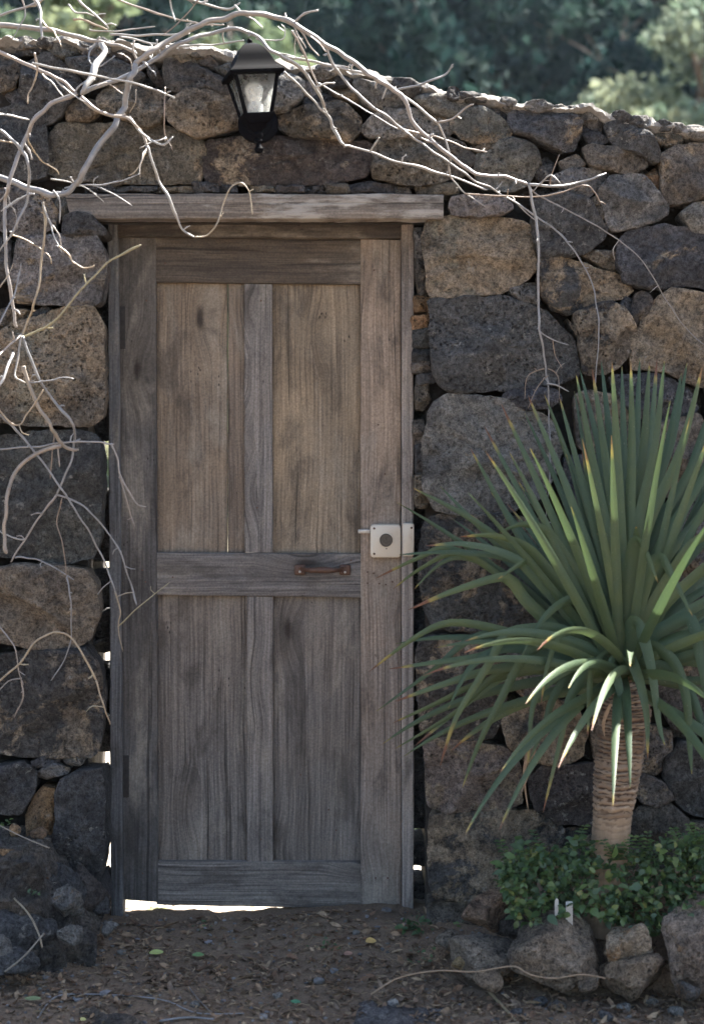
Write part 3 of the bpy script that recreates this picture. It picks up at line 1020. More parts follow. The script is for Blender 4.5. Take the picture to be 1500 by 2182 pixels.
def Gp(px, py, z0=-0.095):
    k = (CAMZ - z0) / ((py - 950) / 700)
    return ((px - 750) / 700 * k, k * DIST - DIST)


slab('threshold_stone', [Gp(520, 1957), Gp(640, 1946), Gp(880, 1944), Gp(908, 1965), Gp(890, 2000), Gp(760, 2012), Gp(560, 2006), Gp(500, 1980)], -0.075, 0.030, 'worn flat threshold slab under the right half of the door', 'step', (0.10, 0.080, 0.063, 0.15), 901)
slab('path_slab', [Gp(120, 2140), Gp(180, 2108), Gp(310, 2112), Gp(352, 2160), Gp(300, 2230), Gp(120, 2230)], -0.112, 0.026, 'flat brown stone sunk in the path at the bottom left', 'paving stone', (0.105, 0.083, 0.064, 0.15), 902)
slab('path_slab', [Gp(770, 2135), Gp(860, 2105), Gp(965, 2120), Gp(975, 2180), Gp(900, 2240), Gp(740, 2240)], -0.112, 0.028, 'flat grey stone sunk in the path at the bottom centre', 'paving stone', (0.10, 0.092, 0.09, 0.05), 903)

# ------------------------------------------------------------------ wall lantern
m = NT('black_painted_metal')
co = m.n('TexCoord').outputs['Object']
n1 = m.noise(co, 60, 4, 0.6)
M_BLACK = m.fin(m.mix(n1, (0.0018, 0.0018, 0.0026), (0.0045, 0.0045, 0.006)), 0.65, m.bump(n1, 0.15, 0.001), 0.03)
m = NT('dusty_glass')
co = m.n('TexCoord').outputs['Object']
dn = m.noise(co, 45, 4, 0.65)
gl = m.n('BsdfGlossy', ins={'Roughness': 0.06, 'Color': (1, 1, 1, 1)})
tr = m.n('BsdfTransparent', ins={'Color': (0.92, 0.94, 0.93, 1)})
tl_ = m.n('BsdfTranslucent', ins={'Color': (0.85, 0.86, 0.84, 1)})
lw = m.n('LayerWeight', ins={'Blend': 0.25})
mx = m.n('MixShader', ins={0: m.rng(dn, 0.3, 0.75, 0.20, 0.45)})
m.t.links.new(tr.outputs[0], mx.inputs[1])
m.t.links.new(tl_.outputs[0], mx.inputs[2])
mx2 = m.n('MixShader', ins={0: m.math('MULTIPLY', lw.outputs['Fresnel'], 0.6)})
m.t.links.new(mx.outputs[0], mx2.inputs[1])
m.t.links.new(gl.outputs[0], mx2.inputs[2])
m.t.links.new(mx2.outputs[0], m.out.inputs['Surface'])
M_GLASS = m.m
m = NT('frosted_bulb')
m.b.inputs['Subsurface Weight'].default_value = 0.0
tl2 = m.n('BsdfTranslucent', ins={'Color': (0.9, 0.9, 0.88, 1)})
m.fin((0.82, 0.82, 0.80), 0.25, None, 0.5)
mx = m.n('MixShader', ins={0: 0.35})
m.t.links.new(m.b.outputs[0], mx.inputs[1])
m.t.links.new(tl2.outputs[0], mx.inputs[2])
m.t.links.new(mx.outputs[0], m.out.inputs['Surface'])
M_BULB = m.m

YL = -0.15
sL = S(1, YL)
lamp = thing('wall_lantern', P(546, 250, YL), 'black metal wall lantern with clear glass panes above the lintel', 'lantern')


def sqloft(name, lev, mat, closed=True, th=None):
    """lev: (z px above the lantern origin, half width px)"""
    V, F = [], []
    for z, hw in lev:
        for sx, sy in ((-1, -1), (1, -1), (1, 1), (-1, 1)):
            V.append((sx * hw * sL, sy * hw * sL, z * sL))
    for i in range(len(lev) - 1):
        for k in range(4):
            a, b = i * 4 + k, i * 4 + (k + 1) % 4
            F.append((a, b, b + 4, a + 4))
    if closed:
        F += [(3, 2, 1, 0), tuple(len(lev) * 4 - 4 + k for k in range(4))]
    o = mesh_obj(name, V, F, mat, None, True)
    o.parent = lamp
    try:
        o.data.set_sharp_from_angle(angle=R(38))
        bm_ = o.modifiers.new('bevel', 'BEVEL')
        bm_.width = 0.0008
        bm_.segments = 2
        bm_.limit_method = 'ANGLE'
        bm_.angle_limit = R(40)
    except Exception:
        pass
    return o


sqloft('roof', [(84, 46), (84.5, 55), (87, 57.5), (92, 58), (95, 56), (99, 51), (104, 47), (110, 43), (118, 39), (127, 35.5), (136, 31), (144, 25.5), (150, 20), (154, 15), (157, 9), (159, 5)], M_BLACK)
o = lathe('roof_knob', [(0.004, 0), (0.007, 0.004), (0.0085, 0.009), (0.006, 0.014), (0.002, 0.017)], M_BLACK, None, (0, 0, 157 * sL), 14)
o.parent = lamp
# corner bars and rims of the tapering glass body
zt_, zb_, ht_, hb_ = 84, 6, 45, 28


def bar(name, p0, p1, r, mat):
    d = Vector(p1) - Vector(p0)
    L = d.length
    q = d.to_track_quat('Z', 'Y')
    V = [q @ Vector((sx * r, sy * r, z)) + Vector(p0) for z in (0, L) for sx, sy in ((-1, -1), (1, -1), (1, 1), (-1, 1))]
    F = [(0, 1, 5, 4), (1, 2, 6, 5), (2, 3, 7, 6), (3, 0, 4, 7), (3, 2, 1, 0), (4, 5, 6, 7)]
    o = mesh_obj(name, V, F, mat, None, False)
    o.parent = lamp
    return o


for sx, sy in ((-1, -1), (1, -1), (1, 1), (-1, 1)):
    bar('corner_bar', (sx * hb_ * sL, sy * hb_ * sL, zb_ * sL), (sx * ht_ * sL, sy * ht_ * sL, zt_ * sL), 0.0042, M_BLACK)
for k in range(4):
    c4 = [(-1, -1), (1, -1), (1, 1), (-1, 1)]
    (ax_, ay_), (bx_, by_) = c4[k], c4[(k + 1) % 4]
    V = []
    for off in (0.0, 0.0018):
        for (sx, sy, h_, z_) in ((ax_, ay_, hb_ - 2, zb_), (bx_, by_, hb_ - 2, zb_), (bx_, by_, ht_ - 2, zt_), (ax_, ay_, ht_ - 2, zt_)):
            V.append((sx * h_ * sL * (1 - off * 8), sy * h_ * sL * (1 - off * 8), z_ * sL))
    o = mesh_obj('glass_pane', V[:4], [(0, 1, 2, 3)], M_GLASS, None, False)
    o.parent = lamp
sqloft('base_tray', [(-16, 17), (-12, 24), (-6, 27), (-2, 31), (6, 32), (6.5, 26)], M_BLACK)
o = lathe('base_cup', [(0.006, -44 * sL), (10 * sL, -42 * sL), (12 * sL, -36 * sL), (9 * sL, -31 * sL), (12 * sL, -26 * sL), (20 * sL, -20 * sL), (22 * sL, -15 * sL)], M_BLACK, None, (0, 0, 0), 20)
o.parent = lamp
o = lathe('finial', [(0.002, -76 * sL), (8 * sL, -73 * sL), (10 * sL, -66 * sL), (6 * sL, -60 * sL), (5 * sL, -54 * sL), (9 * sL, -50 * sL), (7 * sL, -43 * sL)], M_BLACK, None, (0, 0, 0), 18)
o.parent = lamp
# bulb: ribbed globe over a white ballast
bulb = lathe('bulb', [(15 * sL, 8 * sL), (16.5 * sL, 10 * sL), (16.5 * sL, 27 * sL), (13 * sL, 31 * sL), (12 * sL, 34 * sL), (17 * sL, 40 * sL), (17 * sL, 42 * sL), (15.5 * sL, 43 * sL)], simple('white_plastic', (0.78, 0.78, 0.76), 0.35, 0, 0.05, 30, 0), None, (0, 0, 0), 24)
bulb.parent = lamp
o = lathe('globe', [(15 * sL, 43 * sL), (18 * sL, 50 * sL), (19.5 * sL, 58 * sL), (18.5 * sL, 66 * sL), (14 * sL, 73 * sL), (7 * sL, 77 * sL), (1 * sL, 78 * sL)], M_BULB, None, (0, 0, 0), 24)
o.parent = bulb
for k in range(10):
    a = 2 * math.pi * k / 10
    V = []
    bw = 1.0 * sL
    for z, r in ((43, 15.6), (50, 18.7), (57, 20.0), (62, 19.9)):
        for da in (-0.09, 0.09):
            V.append((r * sL * math.cos(a + da), r * sL * math.sin(a + da), z * sL))
    o = mesh_obj('rib', V, [(0, 1, 3, 2), (2, 3, 5, 4), (4, 5, 7, 6)], bulb.data.materials[0], None, False)
    o.parent = bulb
lamp.rotation_euler = (0, R(-5.0), R(14))
# back plate flat against the stones (does not tilt visibly)
pp = P(550, 262, -0.035)
plate = lathe('wall_plate', [(44 * sL, 0), (44 * sL, 0.006), (41 * sL, 0.011), (32 * sL, 0.013), (29 * sL, 0.020), (14 * sL, 0.024), (1 * sL, 0.024)], M_BLACK, None, (0, 0, 0), 36, 'y')
plate.parent = lamp
bpy.context.view_layer.update()
plate.matrix_world = Matrix.Translation((pp.x, -0.030, pp.z))
armv, armf = [], []
for i in range(11):
    t = i / 10
    y = -0.045 - 0.105 * t
    z = pp.z + S(4) - 0.030 * math.sin(math.pi * t) - 0.010 * t
    for k in range(10):
        a = 2 * math.pi * k / 10
        armv.append((pp.x + 0.008 * math.cos(a), y, z + 0.008 * math.sin(a)))
for i in range(10):
    for k in range(10):
        a, b = i * 10 + k, i * 10 + (k + 1) % 10
        armf.append((a, b, b + 10, a + 10))
arm = mesh_obj('bracket_arm', armv, armf, M_BLACK, None, True)
arm.parent = lamp
bpy.context.view_layer.update()
arm.matrix_world = Matrix.Identity(4)

# ------------------------------------------------------------------ bare climbing vine
m = NT('vine_bark')
co, oi = m.objco(5.0)
n1 = m.noise(co, 40, 5, 0.65)
n2 = m.noise(co, 180, 3, 0.7)
c = m.mix(n1, (0.090, 0.084, 0.076), (0.40, 0.385, 0.36))
c = m.mix(1.0, c, oi.outputs['Color'], 'MULTIPLY')
M_BARK = m.fin(c, 0.42, m.bump(m.math('ADD', n1, m.math('MULTIPLY', n2, 0.5)), 0.6, 0.003), 0.6)


def catmull(pts, k=6):
    out = []
    n = len(pts)
    for i in range(n - 1):
        p0, p1, p2, p3 = pts[max(0, i - 1)], pts[i], pts[i + 1], pts[min(n - 1, i + 2)]
        for j in range(k):
            t = j / k
            out.append(0.5 * ((2 * p1) + (-p0 + p2) * t + (2 * p0 - 5 * p1 + 4 * p2 - p3) * t * t + (-p0 + 3 * p1 - 3 * p2 + p3) * t ** 3))
    out.append(pts[-1])
    return out


def tube(pts, radii, n=8, close=True):
    V, F = [], []
    up = Vector((0.3, 0.8, 0.5)).normalized()
    for i, p in enumerate(pts):
        T = (pts[min(i + 1, len(pts) - 1)] - pts[max(i - 1, 0)])
        if T.length < 1e-9: T = Vector((0, 0, 1))
        T.normalize()
        u = up - T * up.dot(T)
        if u.length < 1e-4: u = Vector((1, 0, 0)) - T * T.x
        u.normalize()
        up = u
        v = T.cross(u)
        for k in range(n):
            a = 2 * math.pi * k / n
            V.append(p + (u * math.cos(a) + v * math.sin(a)) * radii[i])
    for i in range(len(pts) - 1):
        for k in range(n):
            a, b = i * n + k, i * n + (k + 1) % n
            F.append((a, b, b + n, a + n))
    if close:
        F.append(tuple(range(n - 1, -1, -1)))
        F.append(tuple((len(pts) - 1) * n + k for k in range(n)))
    return V, F


vine = thing('climbing_vine', P(-30, 400, -0.35), 'bare leafless climbing vine with pale twisting branches over wall and door', 'vine')
# radius px at start, at end, depth at start, at end, tint, points
WHT, TAN, GRY, OLV, BRN = (1.0, 1.0, 1.0), (1.1, 0.88, 0.62), (0.72, 0.74, 0.80), (0.92, 0.84, 0.52), (0.72, 0.55, 0.44)  # WHT puts the white sunlit highlights into the bark tint
VINE = [
    (11, 5, -.30, -.22, (0.8, .76, .74), '-60,48 0,52 85,60 150,73 215,90 262,98 292,116'),
    (11, 10, -.38, -.45, GRY, '-60,362 0,377 60,398 110,415 140,409 165,390 180,360 210,310 245,265 262,230 270,195 280,160 290,135'),
    (10.5, 8, -.45, -.40, (0.8, .75, .72), '290,135 320,110 370,80 420,55 470,38 530,28 590,35 640,58 700,97 750,130 800,165'),
    (8, 5, -.40, -.20, (.9, .85, .85), '800,165 838,190 865,216 880,260 933,310 986,352 1022,371 1075,376 1125,392'),
    (5, 2.5, -.20, -.16, GRY, '1125,392 1185,396 1235,388 1270,376 1292,368'),
    (8.5, 6, -.46, -.36, GRY, '172,196 215,180 260,165 300,145 350,110 400,85 450,68 512,62 545,76 580,106 610,126'),
    (6, 4, -.36, -.20, WHT, '610,126 640,142 668,180 686,215 694,240'),
    (10, 9, -.38, -.52, WHT, '216,90 221,110 205,140 190,170 176,198'),
    (6, 4.5, -.5, -.5, (.95, .85, .8), '-50,92 0,110 40,128 90,150 130,170 162,198'),
    (8, 5, -.5, -.46, (.9, .85, .84), '164,198 112,220 76,250 56,290 35,340 18,395 11,430 11,510 16,580 27,650 36,698'),
    (4, 2.5, -.55, -.5, WHT, '68,133 150,150 230,165 300,180 350,198 373,208'),
    (6, 4, -.5, -.45, (.95, .85, .76), '172,205 200,230 235,245 266,248 288,262 303,284 314,310'),
    (4.2, 3, -.45, -.42, WHT, '314,310 325,345 340,385 360,420 375,460 390,490 415,505'),
    (3, 1.8, -.42, -.4, (1.05, .92, .72), '415,505 440,500 460,480 475,440 490,400 512,389 528,402 535,430 538,456'),
    (4, 2.5, -.45, -.5, WHT, '276,248 298,280 320,295 350,308 369,290'),
    (4.5, 4, -.6, -.5, GRY, '-40,250 0,275 30,300 50,325 60,350 62,390 55,430 40,470 20,505'),
    (3.5, 3, -.6, -.5, WHT, '-30,240 0,243 30,246 62,254'),
    (2.2, 1.6, -.6, -.55, TAN, '-20,297 0,298 40,305'),
    (5, 3, -.20, -.13, WHT, '694,236 710,270 731,308 750,311 846,343 937,367 1038,404'),
    (5, 3, -.36, -.14, (.85, .85, .88), '695,95 704,125 735,170 780,215 840,260 890,300 950,340 1010,383 1062,408 1142,460'),
    (3, 1.8, -.14, -.10, GRY, '1142,460 1190,495 1222,532 1257,592 1270,643 1276,716 1267,831'),
    (4.5, 4, -.30, -.28, WHT, '604,120 680,132 750,150 809,167 838,188 885,222 931,260'),
    (3.6, 2, -.28, -.12, (.95, .92, .92), '931,260 943,282 960,332 956,352 962,376 990,410 1037,441'),
    (5, 3, -.20, -.12, GRY, '1127,393 1140,460 1147,520 1147,640 1150,700 1161,770 1168,820'),
    (2.6, 1.6, -.12, -.10, GRY, '1168,820 1170,900 1172,1000 1165,1080 1150,1170'),
    (2.6, 1.4, -.12, -.09, (.8, .74, .70), '1130,402 1150,417 1215,450 1287,490 1363,549 1410,622 1457,694 1520,750'),
    (4, 2.8, -.28, -.34, GRY, '833,189 878,185 915,172 953,153 965,136'),
    (3.4, 3, -.28, -.30, (.95, .85, .78), '931,260 965,250 995,228 1008,220'),
    (3.4, 2, -.25, -.20, (1.05, .92, .82), '846,271 895,284 942,293 995,315 1038,322'),
    (4, 3.4, -.30, -.22, WHT, '606,152 640,185 670,215 694,240'),
    (3.6, 2.8, -.36, -.22, (1, .9, .84), '622,64 642,100 660,140 678,186 693,228'),
    (2.6, 1.5, -.20, -.24, BRN, '1172,392 1178,362 1192,328'),
    (3, 2, -.22, -.26, WHT, '1150,393 1172,372 1196,392'),
    (2.2, 1.6, -.18, -.15, (.8, .62, .5), '990,412 1060,416 1130,419 1180,413 1240,395 1262,402 1281,432'),
    (3.4, 2.5, -.25, -.25, (1, .88, .78), '225,-12 300,15 370,38 440,50 478,52'),
    (4, 2.6, -.3, -.3, WHT, '160,-10 172,5 200,28 222,48 232,60'),
    (3, 2.2, -.3, -.3, WHT, '146,8 160,24 185,27 202,34'),
    (4, 3, -.3, -.35, TAN, '157,40 180,42 205,52 230,62'),
    (4.4, 3, -.4, -.4, (.9, .88, .9), '-20,40 20,24 60,12 105,-10'),
    (5, 3.6, -.45, -.5, WHT, '60,-10 82,8 88,40 88,82'),
    (3, 1.8, -.3, -.3, (.9, .85, .8), '190,62 240,66 290,60 330,55'),
    (4.5, 3, -.3, -.28, WHT, '395,-6 440,8 490,18 512,4'),
    (2.6, 1.6, -.3, -.3, BRN, '432,-10 400,25 372,55 345,74'),
    (3.2, 2.2, -.3, -.3, WHT, '362,-8 366,20 374,44'),
    (4, 3, -.25, -.25, WHT, '235,72 300,74 360,72 405,70'),
    (3.6, 2.6, -.2, -.2, WHT, '360,100 410,96 470,92 520,84'),
    (3.6, 2.8, -.18, -.16, WHT, '255,76 300,86 340,94 380,102'),
    (3.4, 2, -.3, -.3, WHT, '500,10 520,28 548,46 560,60'),
    (2, 1.2, -.3, -.28, WHT, '545,82 600,84 606,60 600,50'),
    (3.6, 2.4, -.3, -.3, WHT, '592,112 640,124 700,136 745,142'),
    (2.2, 1.6, -.28, -.26, GRY, '676,175 730,205 780,235 850,275'),
    (1.8, 1.2, -.35, -.35, BRN, '352,184 350,240 352,285 368,320'),
    (1.8, 1.2, -.48, -.48, TAN, '290,190 288,215 276,240'),
    (4, 3, -.46, -.50, OLV, '45,718 78,706 120,680 170,620 230,560 301,521'),
    (3.8, 3.4, -.5, -.46, (1, .84, .62), '92,430 96,480 88,560 75,640 60,680 46,716'),
    (3.4, 2.6, -.46, -.5, (1, .95, .88), '46,712 40,760 30,798 46,812 54,814'),
    (4.6, 4, -.6, -.7, WHT, '28,752 14,788 -10,835'),
    (3.4, 3, -.46, -.6, (.95, .84, .78), '46,712 20,735 -12,765'),
    (2.8, 1.8, -.5, -.55, WHT, '90,430 104,468 114,500 132,537'),
    (3, 2.4, -.42, -.4, GRY, '113,404 127,428 127,476'),
    (2.4, 1.4, -.4, -.38, GRY, '138,400 190,393 240,412 282,438'),
    (2.8, 1.4, -.42, -.40, WHT, '108,380 152,388 190,404 222,430'),
    (4.4, 3.4, -.46, -.36, GRY, '48,716 75,790 110,848 145,888 157,910 159,941 148,991 121,1054'),
    (3.6, 2.6, -.36, -.30, (.9, .84, .84), '121,1054 77,1112 23,1198'),
    (6, 5, -.46, -.38, (.82, .72, .62), '50,780 75,855 107,903 121,930 138,952 168,958'),
    (3.4, 2.6, -.50, -.34, GRY, '-30,868 0,885 30,912 80,970 130,1040 175,1110 215,1180 245,1260'),
    (2.8, 1.5, -.34, -.30, (.85, .75, .6), '245,1260 257,1305 251,1336 262,1390'),
    (3.2, 2.8, -.45, -.36, (.85, .84, .86), '-30,962 0,958 80,950 150,942 210,942 243,947'),
    (3, 2, -.36, -.32, (.9, .85, .84), '237,944 250,975 255,1008 275,1048 293,1075 311,1080'),
    (2.6, 1.6, -.34, -.32, (.9, .82, .78), '253,1004 268,1060 287,1122'),
    (7, 5.5, -.44, -.52, (.88, .74, .62), '130,950 92,960 50,986 25,1022 12,1080 9,1140 15,1180'),
    (3.2, 2.2, -.36, -.30, GRY, '121,1054 165,1070 200,1100 230,1135 260,1185 280,1250 291,1290'),
    (3, 2, -.3, -.28, GRY, '32,1188 60,1188 100,1201 158,1236'),
    (2.6, 1.8, -.3, -.26, GRY, '143,1228 150,1280 152,1350 140,1400 108,1452'),
    (3.4, 3, -.42, -.34, (1.15, .95, .68), '-30,1476 0,1450 40,1415 80,1365 120,1347 152,1360 180,1402 205,1450'),
    (3, 2, -.34, -.30, (1.2, 1.0, .76), '205,1450 220,1500 235,1545'),
    (2.6, 2, -.4, -.36, (.9, .85, .84), '-20,1320 0,1337 30,1377 40,1430 50,1460'),
    (2.2, 1.6, -.36, -.33, (.9, .78, .7), '46,1450 48,1490 30,1530'),
    (2, 1.4, -.36, -.34, (.9, .85, .84), '46,1446 18,1452 -8,1480'),
    (1.7, 1.2, -.34, -.3, BRN, '132,1062 122,1110 135,1170 142,1228'),
    (2, 1.2, -.30, -.28, OLV, '251,1336 300,1290 362,1240'),
    (2.2, 1.4, -.4, -.38, BRN, '116,915 112,960 107,1020'),
    (2.2, 1.6, -.4, -.4, (.9, .82, .78), '124,952 127,995'),
    (3, 2, -.5, -.5, TAN, '-20,850 30,905 60,880 92,830'),
    (3, 2, -.55, -.5, GRY, '-20,720 20,650 38,600 45,560'),
    (2.6, 1.6, -.56, -.5, TAN, '-20,640 14,590 30,560'),
    (2, 1.4, -.24, -.2, GRY, '1150,705 1175,722 1212,735'),
    (1.6, 1, -.2, -.18, BRN, '1178,725 1182,755 1198,784'),
    (1.8, 1, -.16, -.14, BRN, '1160,785 1125,800 1118,850'),
    (1.8, 1, -.16, -.14, BRN, '1168,785 1188,800 1192,845'),
    (1.8, 1, -.16, -.14, BRN, '1168,800 1145,825 1125,870'),
    (2.4, 1.6, -.14, -.12, WHT, '1165,817 1190,822 1212,834'),
]
vr = random.Random(5)
spur_pts = []
for vi, (r0, r1, y0, y1, tint, s) in enumerate(VINE):
    pp_ = [tuple(map(float, t.split(','))) for t in s.split()]
    n = len(pp_)
    ctrl = []
    for i, (x, y) in enumerate(pp_):
        t = i / (n - 1)
        Y = y0 + (y1 - y0) * t + (vr.uniform(-0.02, 0.02) if 0 < i < n - 1 else 0)
        ctrl.append(P(x, y, Y))
    seg = max(4, int(sum((ctrl[i + 1] - ctrl[i]).length for i in range(n - 1)) / (n - 1) / 0.010))
    pts = catmull(ctrl, min(seg, 14))
    L = len(pts)
    so = vr.uniform(0, 50)
    rad = []
    for i, p in enumerate(pts):
        t = i / (L - 1)
        r = (r0 + (r1 - r0) * t) * (1 / 700) * (0.58 if r0 > 6 else 0.63 if r0 > 2.5 else 0.75)
        nod = max(0, mn.noise((t * L * 0.12 + so, so, 0)) - 0.25) * 0.9
        rad.append(r * (1 + nod + 0.12 * fbm(p, 30, 2)))
    for i in range(1, L - 1):
        pts[i] = pts[i] + Vector((mn.noise((i * .23 + so, 0, 0)), mn.noise((0, i * .23 + so, 0)), mn.noise((0, 0, i * .23 + so)))) * (0.0022 + 0.0006 * r1)
    rad[-1] *= 0.55
    V, F = tube(pts, rad, 8 if r0 > 3 else 6)
    o = mesh_obj('branch' if r0 >= 4 else 'twig', V, F, M_BARK, vine, True, loc=pts[0])
    o.color = (*tint, 1)
    for k in range(int(L / 11)):
        if vr.random() < 0.75:
            i = vr.randint(2, L - 2)
            spur_pts.append((pts[i].copy(), rad[i], (pts[min(i + 1, L - 1)] - pts[i - 1]).normalized(), tint, o))
# fine side twigs tangled round the upper left
cand = [q for q in spur_pts if q[0].x < -0.05 and q[0].z > 1.9] + [q for q in spur_pts if q[0].x < -0.75]
for k in range(32):
    p, r, T, tint, par = vr.choice(cand)
    d = (Vector((vr.uniform(-1, 1), vr.uniform(-0.5, 0.3), vr.uniform(-0.9, 0.7))) + T * vr.uniform(0.2, 1.2)).normalized()
    n_ = vr.randint(6, 12)
    st_ = vr.uniform(0.010, 0.020)
    pts = [p.copy()]
    for i in range(n_):
        d = (d + Vector((vr.gauss(0, 0.22), vr.gauss(0, 0.12), vr.gauss(-0.02, 0.22)))).normalized()
        q = pts[-1] + d * st_
        q.y = min(q.y, -0.07)
        pts.append(q)
    pts = catmull(pts, 2)
    r0_ = vr.uniform(1.3, 2.2) / 700
    V, F = tube(pts, [r0_ * (1 - 0.5 * i / len(pts)) * (1.35 if i % 4 == 0 else 1) for i in range(len(pts))], 5)
    o = mesh_obj('twig', V, F, M_BARK, vine, True, loc=pts[0])
    o.color = (*vr.choice([WHT, (1, .9, .82), GRY, TAN]), 1)
# short knobbly fruiting spurs along the branches
for (p, r, T, tint, par) in spur_pts:
    d = Vector((vr.uniform(-1, 1), vr.uniform(-0.9, 0.4), vr.uniform(-0.6, 1)))
    d = (d - T * d.dot(T) * 0.5)
    if d.length < 0.1: continue
    d.normalize()
    ln = vr.uniform(0.006, 0.03) if vr.random() < 0.8 else vr.uniform(0.03, 0.07)
    q = p + d * ln * 0.6 + T * ln * 0.15
    e = p + d * ln + T * ln * vr.uniform(0.1, 0.7)
    pts = catmull([p, q, e], 3)
    rr = min(r * 0.8, 0.0034)
    V, F = tube(pts, [rr * (1.0 - 0.35 * i / 6 + (0.35 if i in (3, 6) else 0)) for i in range(len(pts))], 5)
    o = mesh_obj('spur', V, F, M_BARK, None, True, loc=p)
    o.color = (*[min(1.2, t * 1.1) for t in tint], 1)
    o.parent = par
    o.location = p - (Vector(vine.location) + Vector(par.location))

# ------------------------------------------------------------------ dragon tree
YT = -0.36
tree = thing('dragon_tree', P(1300, 1830, YT), 'young dragon tree with ringed trunk and sword shaped green leaves beside the door', 'tree')
m = NT('ringed_trunk')
geo = m.n('NewGeometry')
tcn = m.n('TexCoord').outputs['Object']
at = m.n('Attribute', attribute_name='t')
rg = m.n('Attribute', attribute_name='ring')
n1 = m.noise(tcn, 30, 5, 0.65)
mp = m.n('Mapping', ins={0: tcn, 3: (60, 60, 9)})
n2 = m.noise(mp.outputs[0], 1.0, 4, 0.6)
low = m.mix(n2, (0.15, 0.108, 0.072), (0.31, 0.240, 0.170))
up = m.mix(n1, (0.115, 0.086, 0.066), (0.29, 0.238, 0.185))
c = m.mix(m.rng(at.outputs['Fac'], 0.22, 0.40), low, up)
rid = m.n('Attribute', attribute_name='rid').outputs['Fac']
c = m.mix(m.math('MULTIPLY', m.rng(at.outputs['Fac'], 0.18, 0.34), 1.0), c, m.mix(rid, m.mix(1.0, c, (0.6, 0.5, 0.44), 'MULTIPLY'), m.mix(1.0, c, (1.25, 1.2, 1.15), 'MULTIPLY')))
c = m.mix(m.math('MULTIPLY', m.rng(rg.outputs['Fac'], 0.55, 0.10), m.rng(at.outputs['Fac'], 0.18, 0.34, 0.2, 0.92)), c, (0.045, 0.026, 0.018))
c = m.mix(m.math('MULTIPLY', m.rng(rg.outputs['Fac'], 0.75, 1.0), m.math('MULTIPLY', m.rng(n1, 0.52, 0.62), 0.6)), c, (0.42, 0.34, 0.26))
M_TRUNK = m.fin(c, 0.85, m.bump(m.math('ADD', n1, n2), 0.5, 0.005), 0.25)
V, F, At, Ar, Ai = [], [], [], [], []
NS, NR = 260, 40
axis_px = [(1286, 1990, 44), (1293, 1860, 42), (1301, 1790, 41), (1306, 1732, 42), (1312, 1680, 46), (1316, 1636, 49), (1322, 1590, 49), (1326, 1555, 51), (1330, 1520, 55), (1332, 1490, 50), (1334, 1455, 36), (1335, 1420, 22)]
axp = catmull([Vector((a, b, c_)) for a, b, c_ in axis_px], 10)
for i in range(NS):
    t = i / (NS - 1)
    u = t * (len(axp) - 1)
    k = min(int(u), len(axp) - 2)
    q = axp[k].lerp(axp[k + 1], u - k)
    c = P(q.x, q.y, YT)
    for j in range(NR):
        a = 2 * math.pi * j / NR
        ph = t * 46 + 0.30 * mn.noise((math.cos(a) * 1.3, math.sin(a) * 1.3, t * 14)) + 0.6 * mn.noise((0, 0, t * 30)) + 0.55 * mn.noise((math.cos(a) * 7, math.sin(a) * 7, t * 60))
        fr_ = ph - math.floor(ph)
        ring = min(1, fr_ / 0.75) if fr_ < 0.75 else (1 - fr_) / 0.25
        Ai.append((math.sin(math.floor(ph) * 12.9898) * 43758.5453) % 1.0)
        amt = 0.03 + 0.17 * sst(0.20, 0.34, t)
        r = q.z * (1 + amt * (ring - 0.5) + 0.04 * mn.noise((math.cos(a) * 2, math.sin(a) * 2, t * 5))) / 700 * 0.916
        V.append((c.x + r * math.cos(a), c.y + r * math.sin(a), c.z + 0.004 * mn.noise((math.cos(a) * 2, math.sin(a) * 2, 3))))
        At.append(t)
        Ar.append(ring)
for i in range(NS - 1):
    for j in range(NR):
        a, b = i * NR + j, i * NR + (j + 1) % NR
        F.append((a, b, b + NR, a + NR))
mesh_obj('trunk', V, F, M_TRUNK, tree, True, loc=P(1300, 1830, YT), attr={'t': At, 'ring': Ar, 'rid': Ai})

m = NT('dragon_leaf')
at = m.n('Attribute', attribute_name='t')
ac = m.n('Attribute', attribute_name='u')
co, oi = m.objco(7.0)
n1 = m.noise(co, 14, 3)
c = m.mix(oi.outputs['Random'], (0.036, 0.064, 0.031), (0.076, 0.108, 0.048))
c = m.mix(m.rng(n1, 0.35, 0.7, 0, 0.5), c, (0.036, 0.068, 0.044))
c = m.mix(m.rng(at.outputs['Fac'], 0.25, 0.0, 0, 0.5), c, (0.10, 0.115, 0.05))
st = m.math('SINE', m.math('MULTIPLY', ac.outputs['Fac'], 38.0))
c = m.mix(m.math('MULTIPLY', m.rng(st, 0.2, 1.0), 0.14), c, (0.13, 0.17, 0.10))
tipk = m.math('ADD', at.outputs['Fac'], m.math('MULTIPLY', m.math('SUBTRACT', m.math('ADD', oi.outputs['Random'], n1), 1.0), 0.13))
c = m.mix(m.rng(tipk, 0.915, 0.965), c, (0.24, 0.19, 0.055))
c = m.mix(m.rng(tipk, 0.962, 0.985), c, (0.13, 0.055, 0.03))
c = m.mix(m.math('MULTIPLY', m.rng(m.noise(co, 220, 2), 0.68, 0.72), 0.4), c, (0.25, 0.25, 0.18))
m.fin(c, 0.52, m.bump(st, 0.2, 0.001), 0.35)
tr = m.n('BsdfTranslucent')
m.set(tr.inputs['Color'], m.mix(0.5, c, (0.09, 0.14, 0.05)))
mx = m.n('MixShader', ins={0: 0.18})
m.t.links.new(m.b.outputs[0], mx.inputs[1])
m.t.links.new(tr.outputs[0], mx.inputs[2])
m.t.links.new(mx.outputs[0], m.out.inputs['Surface'])
M_LEAF = m.m

lr = random.Random(21)


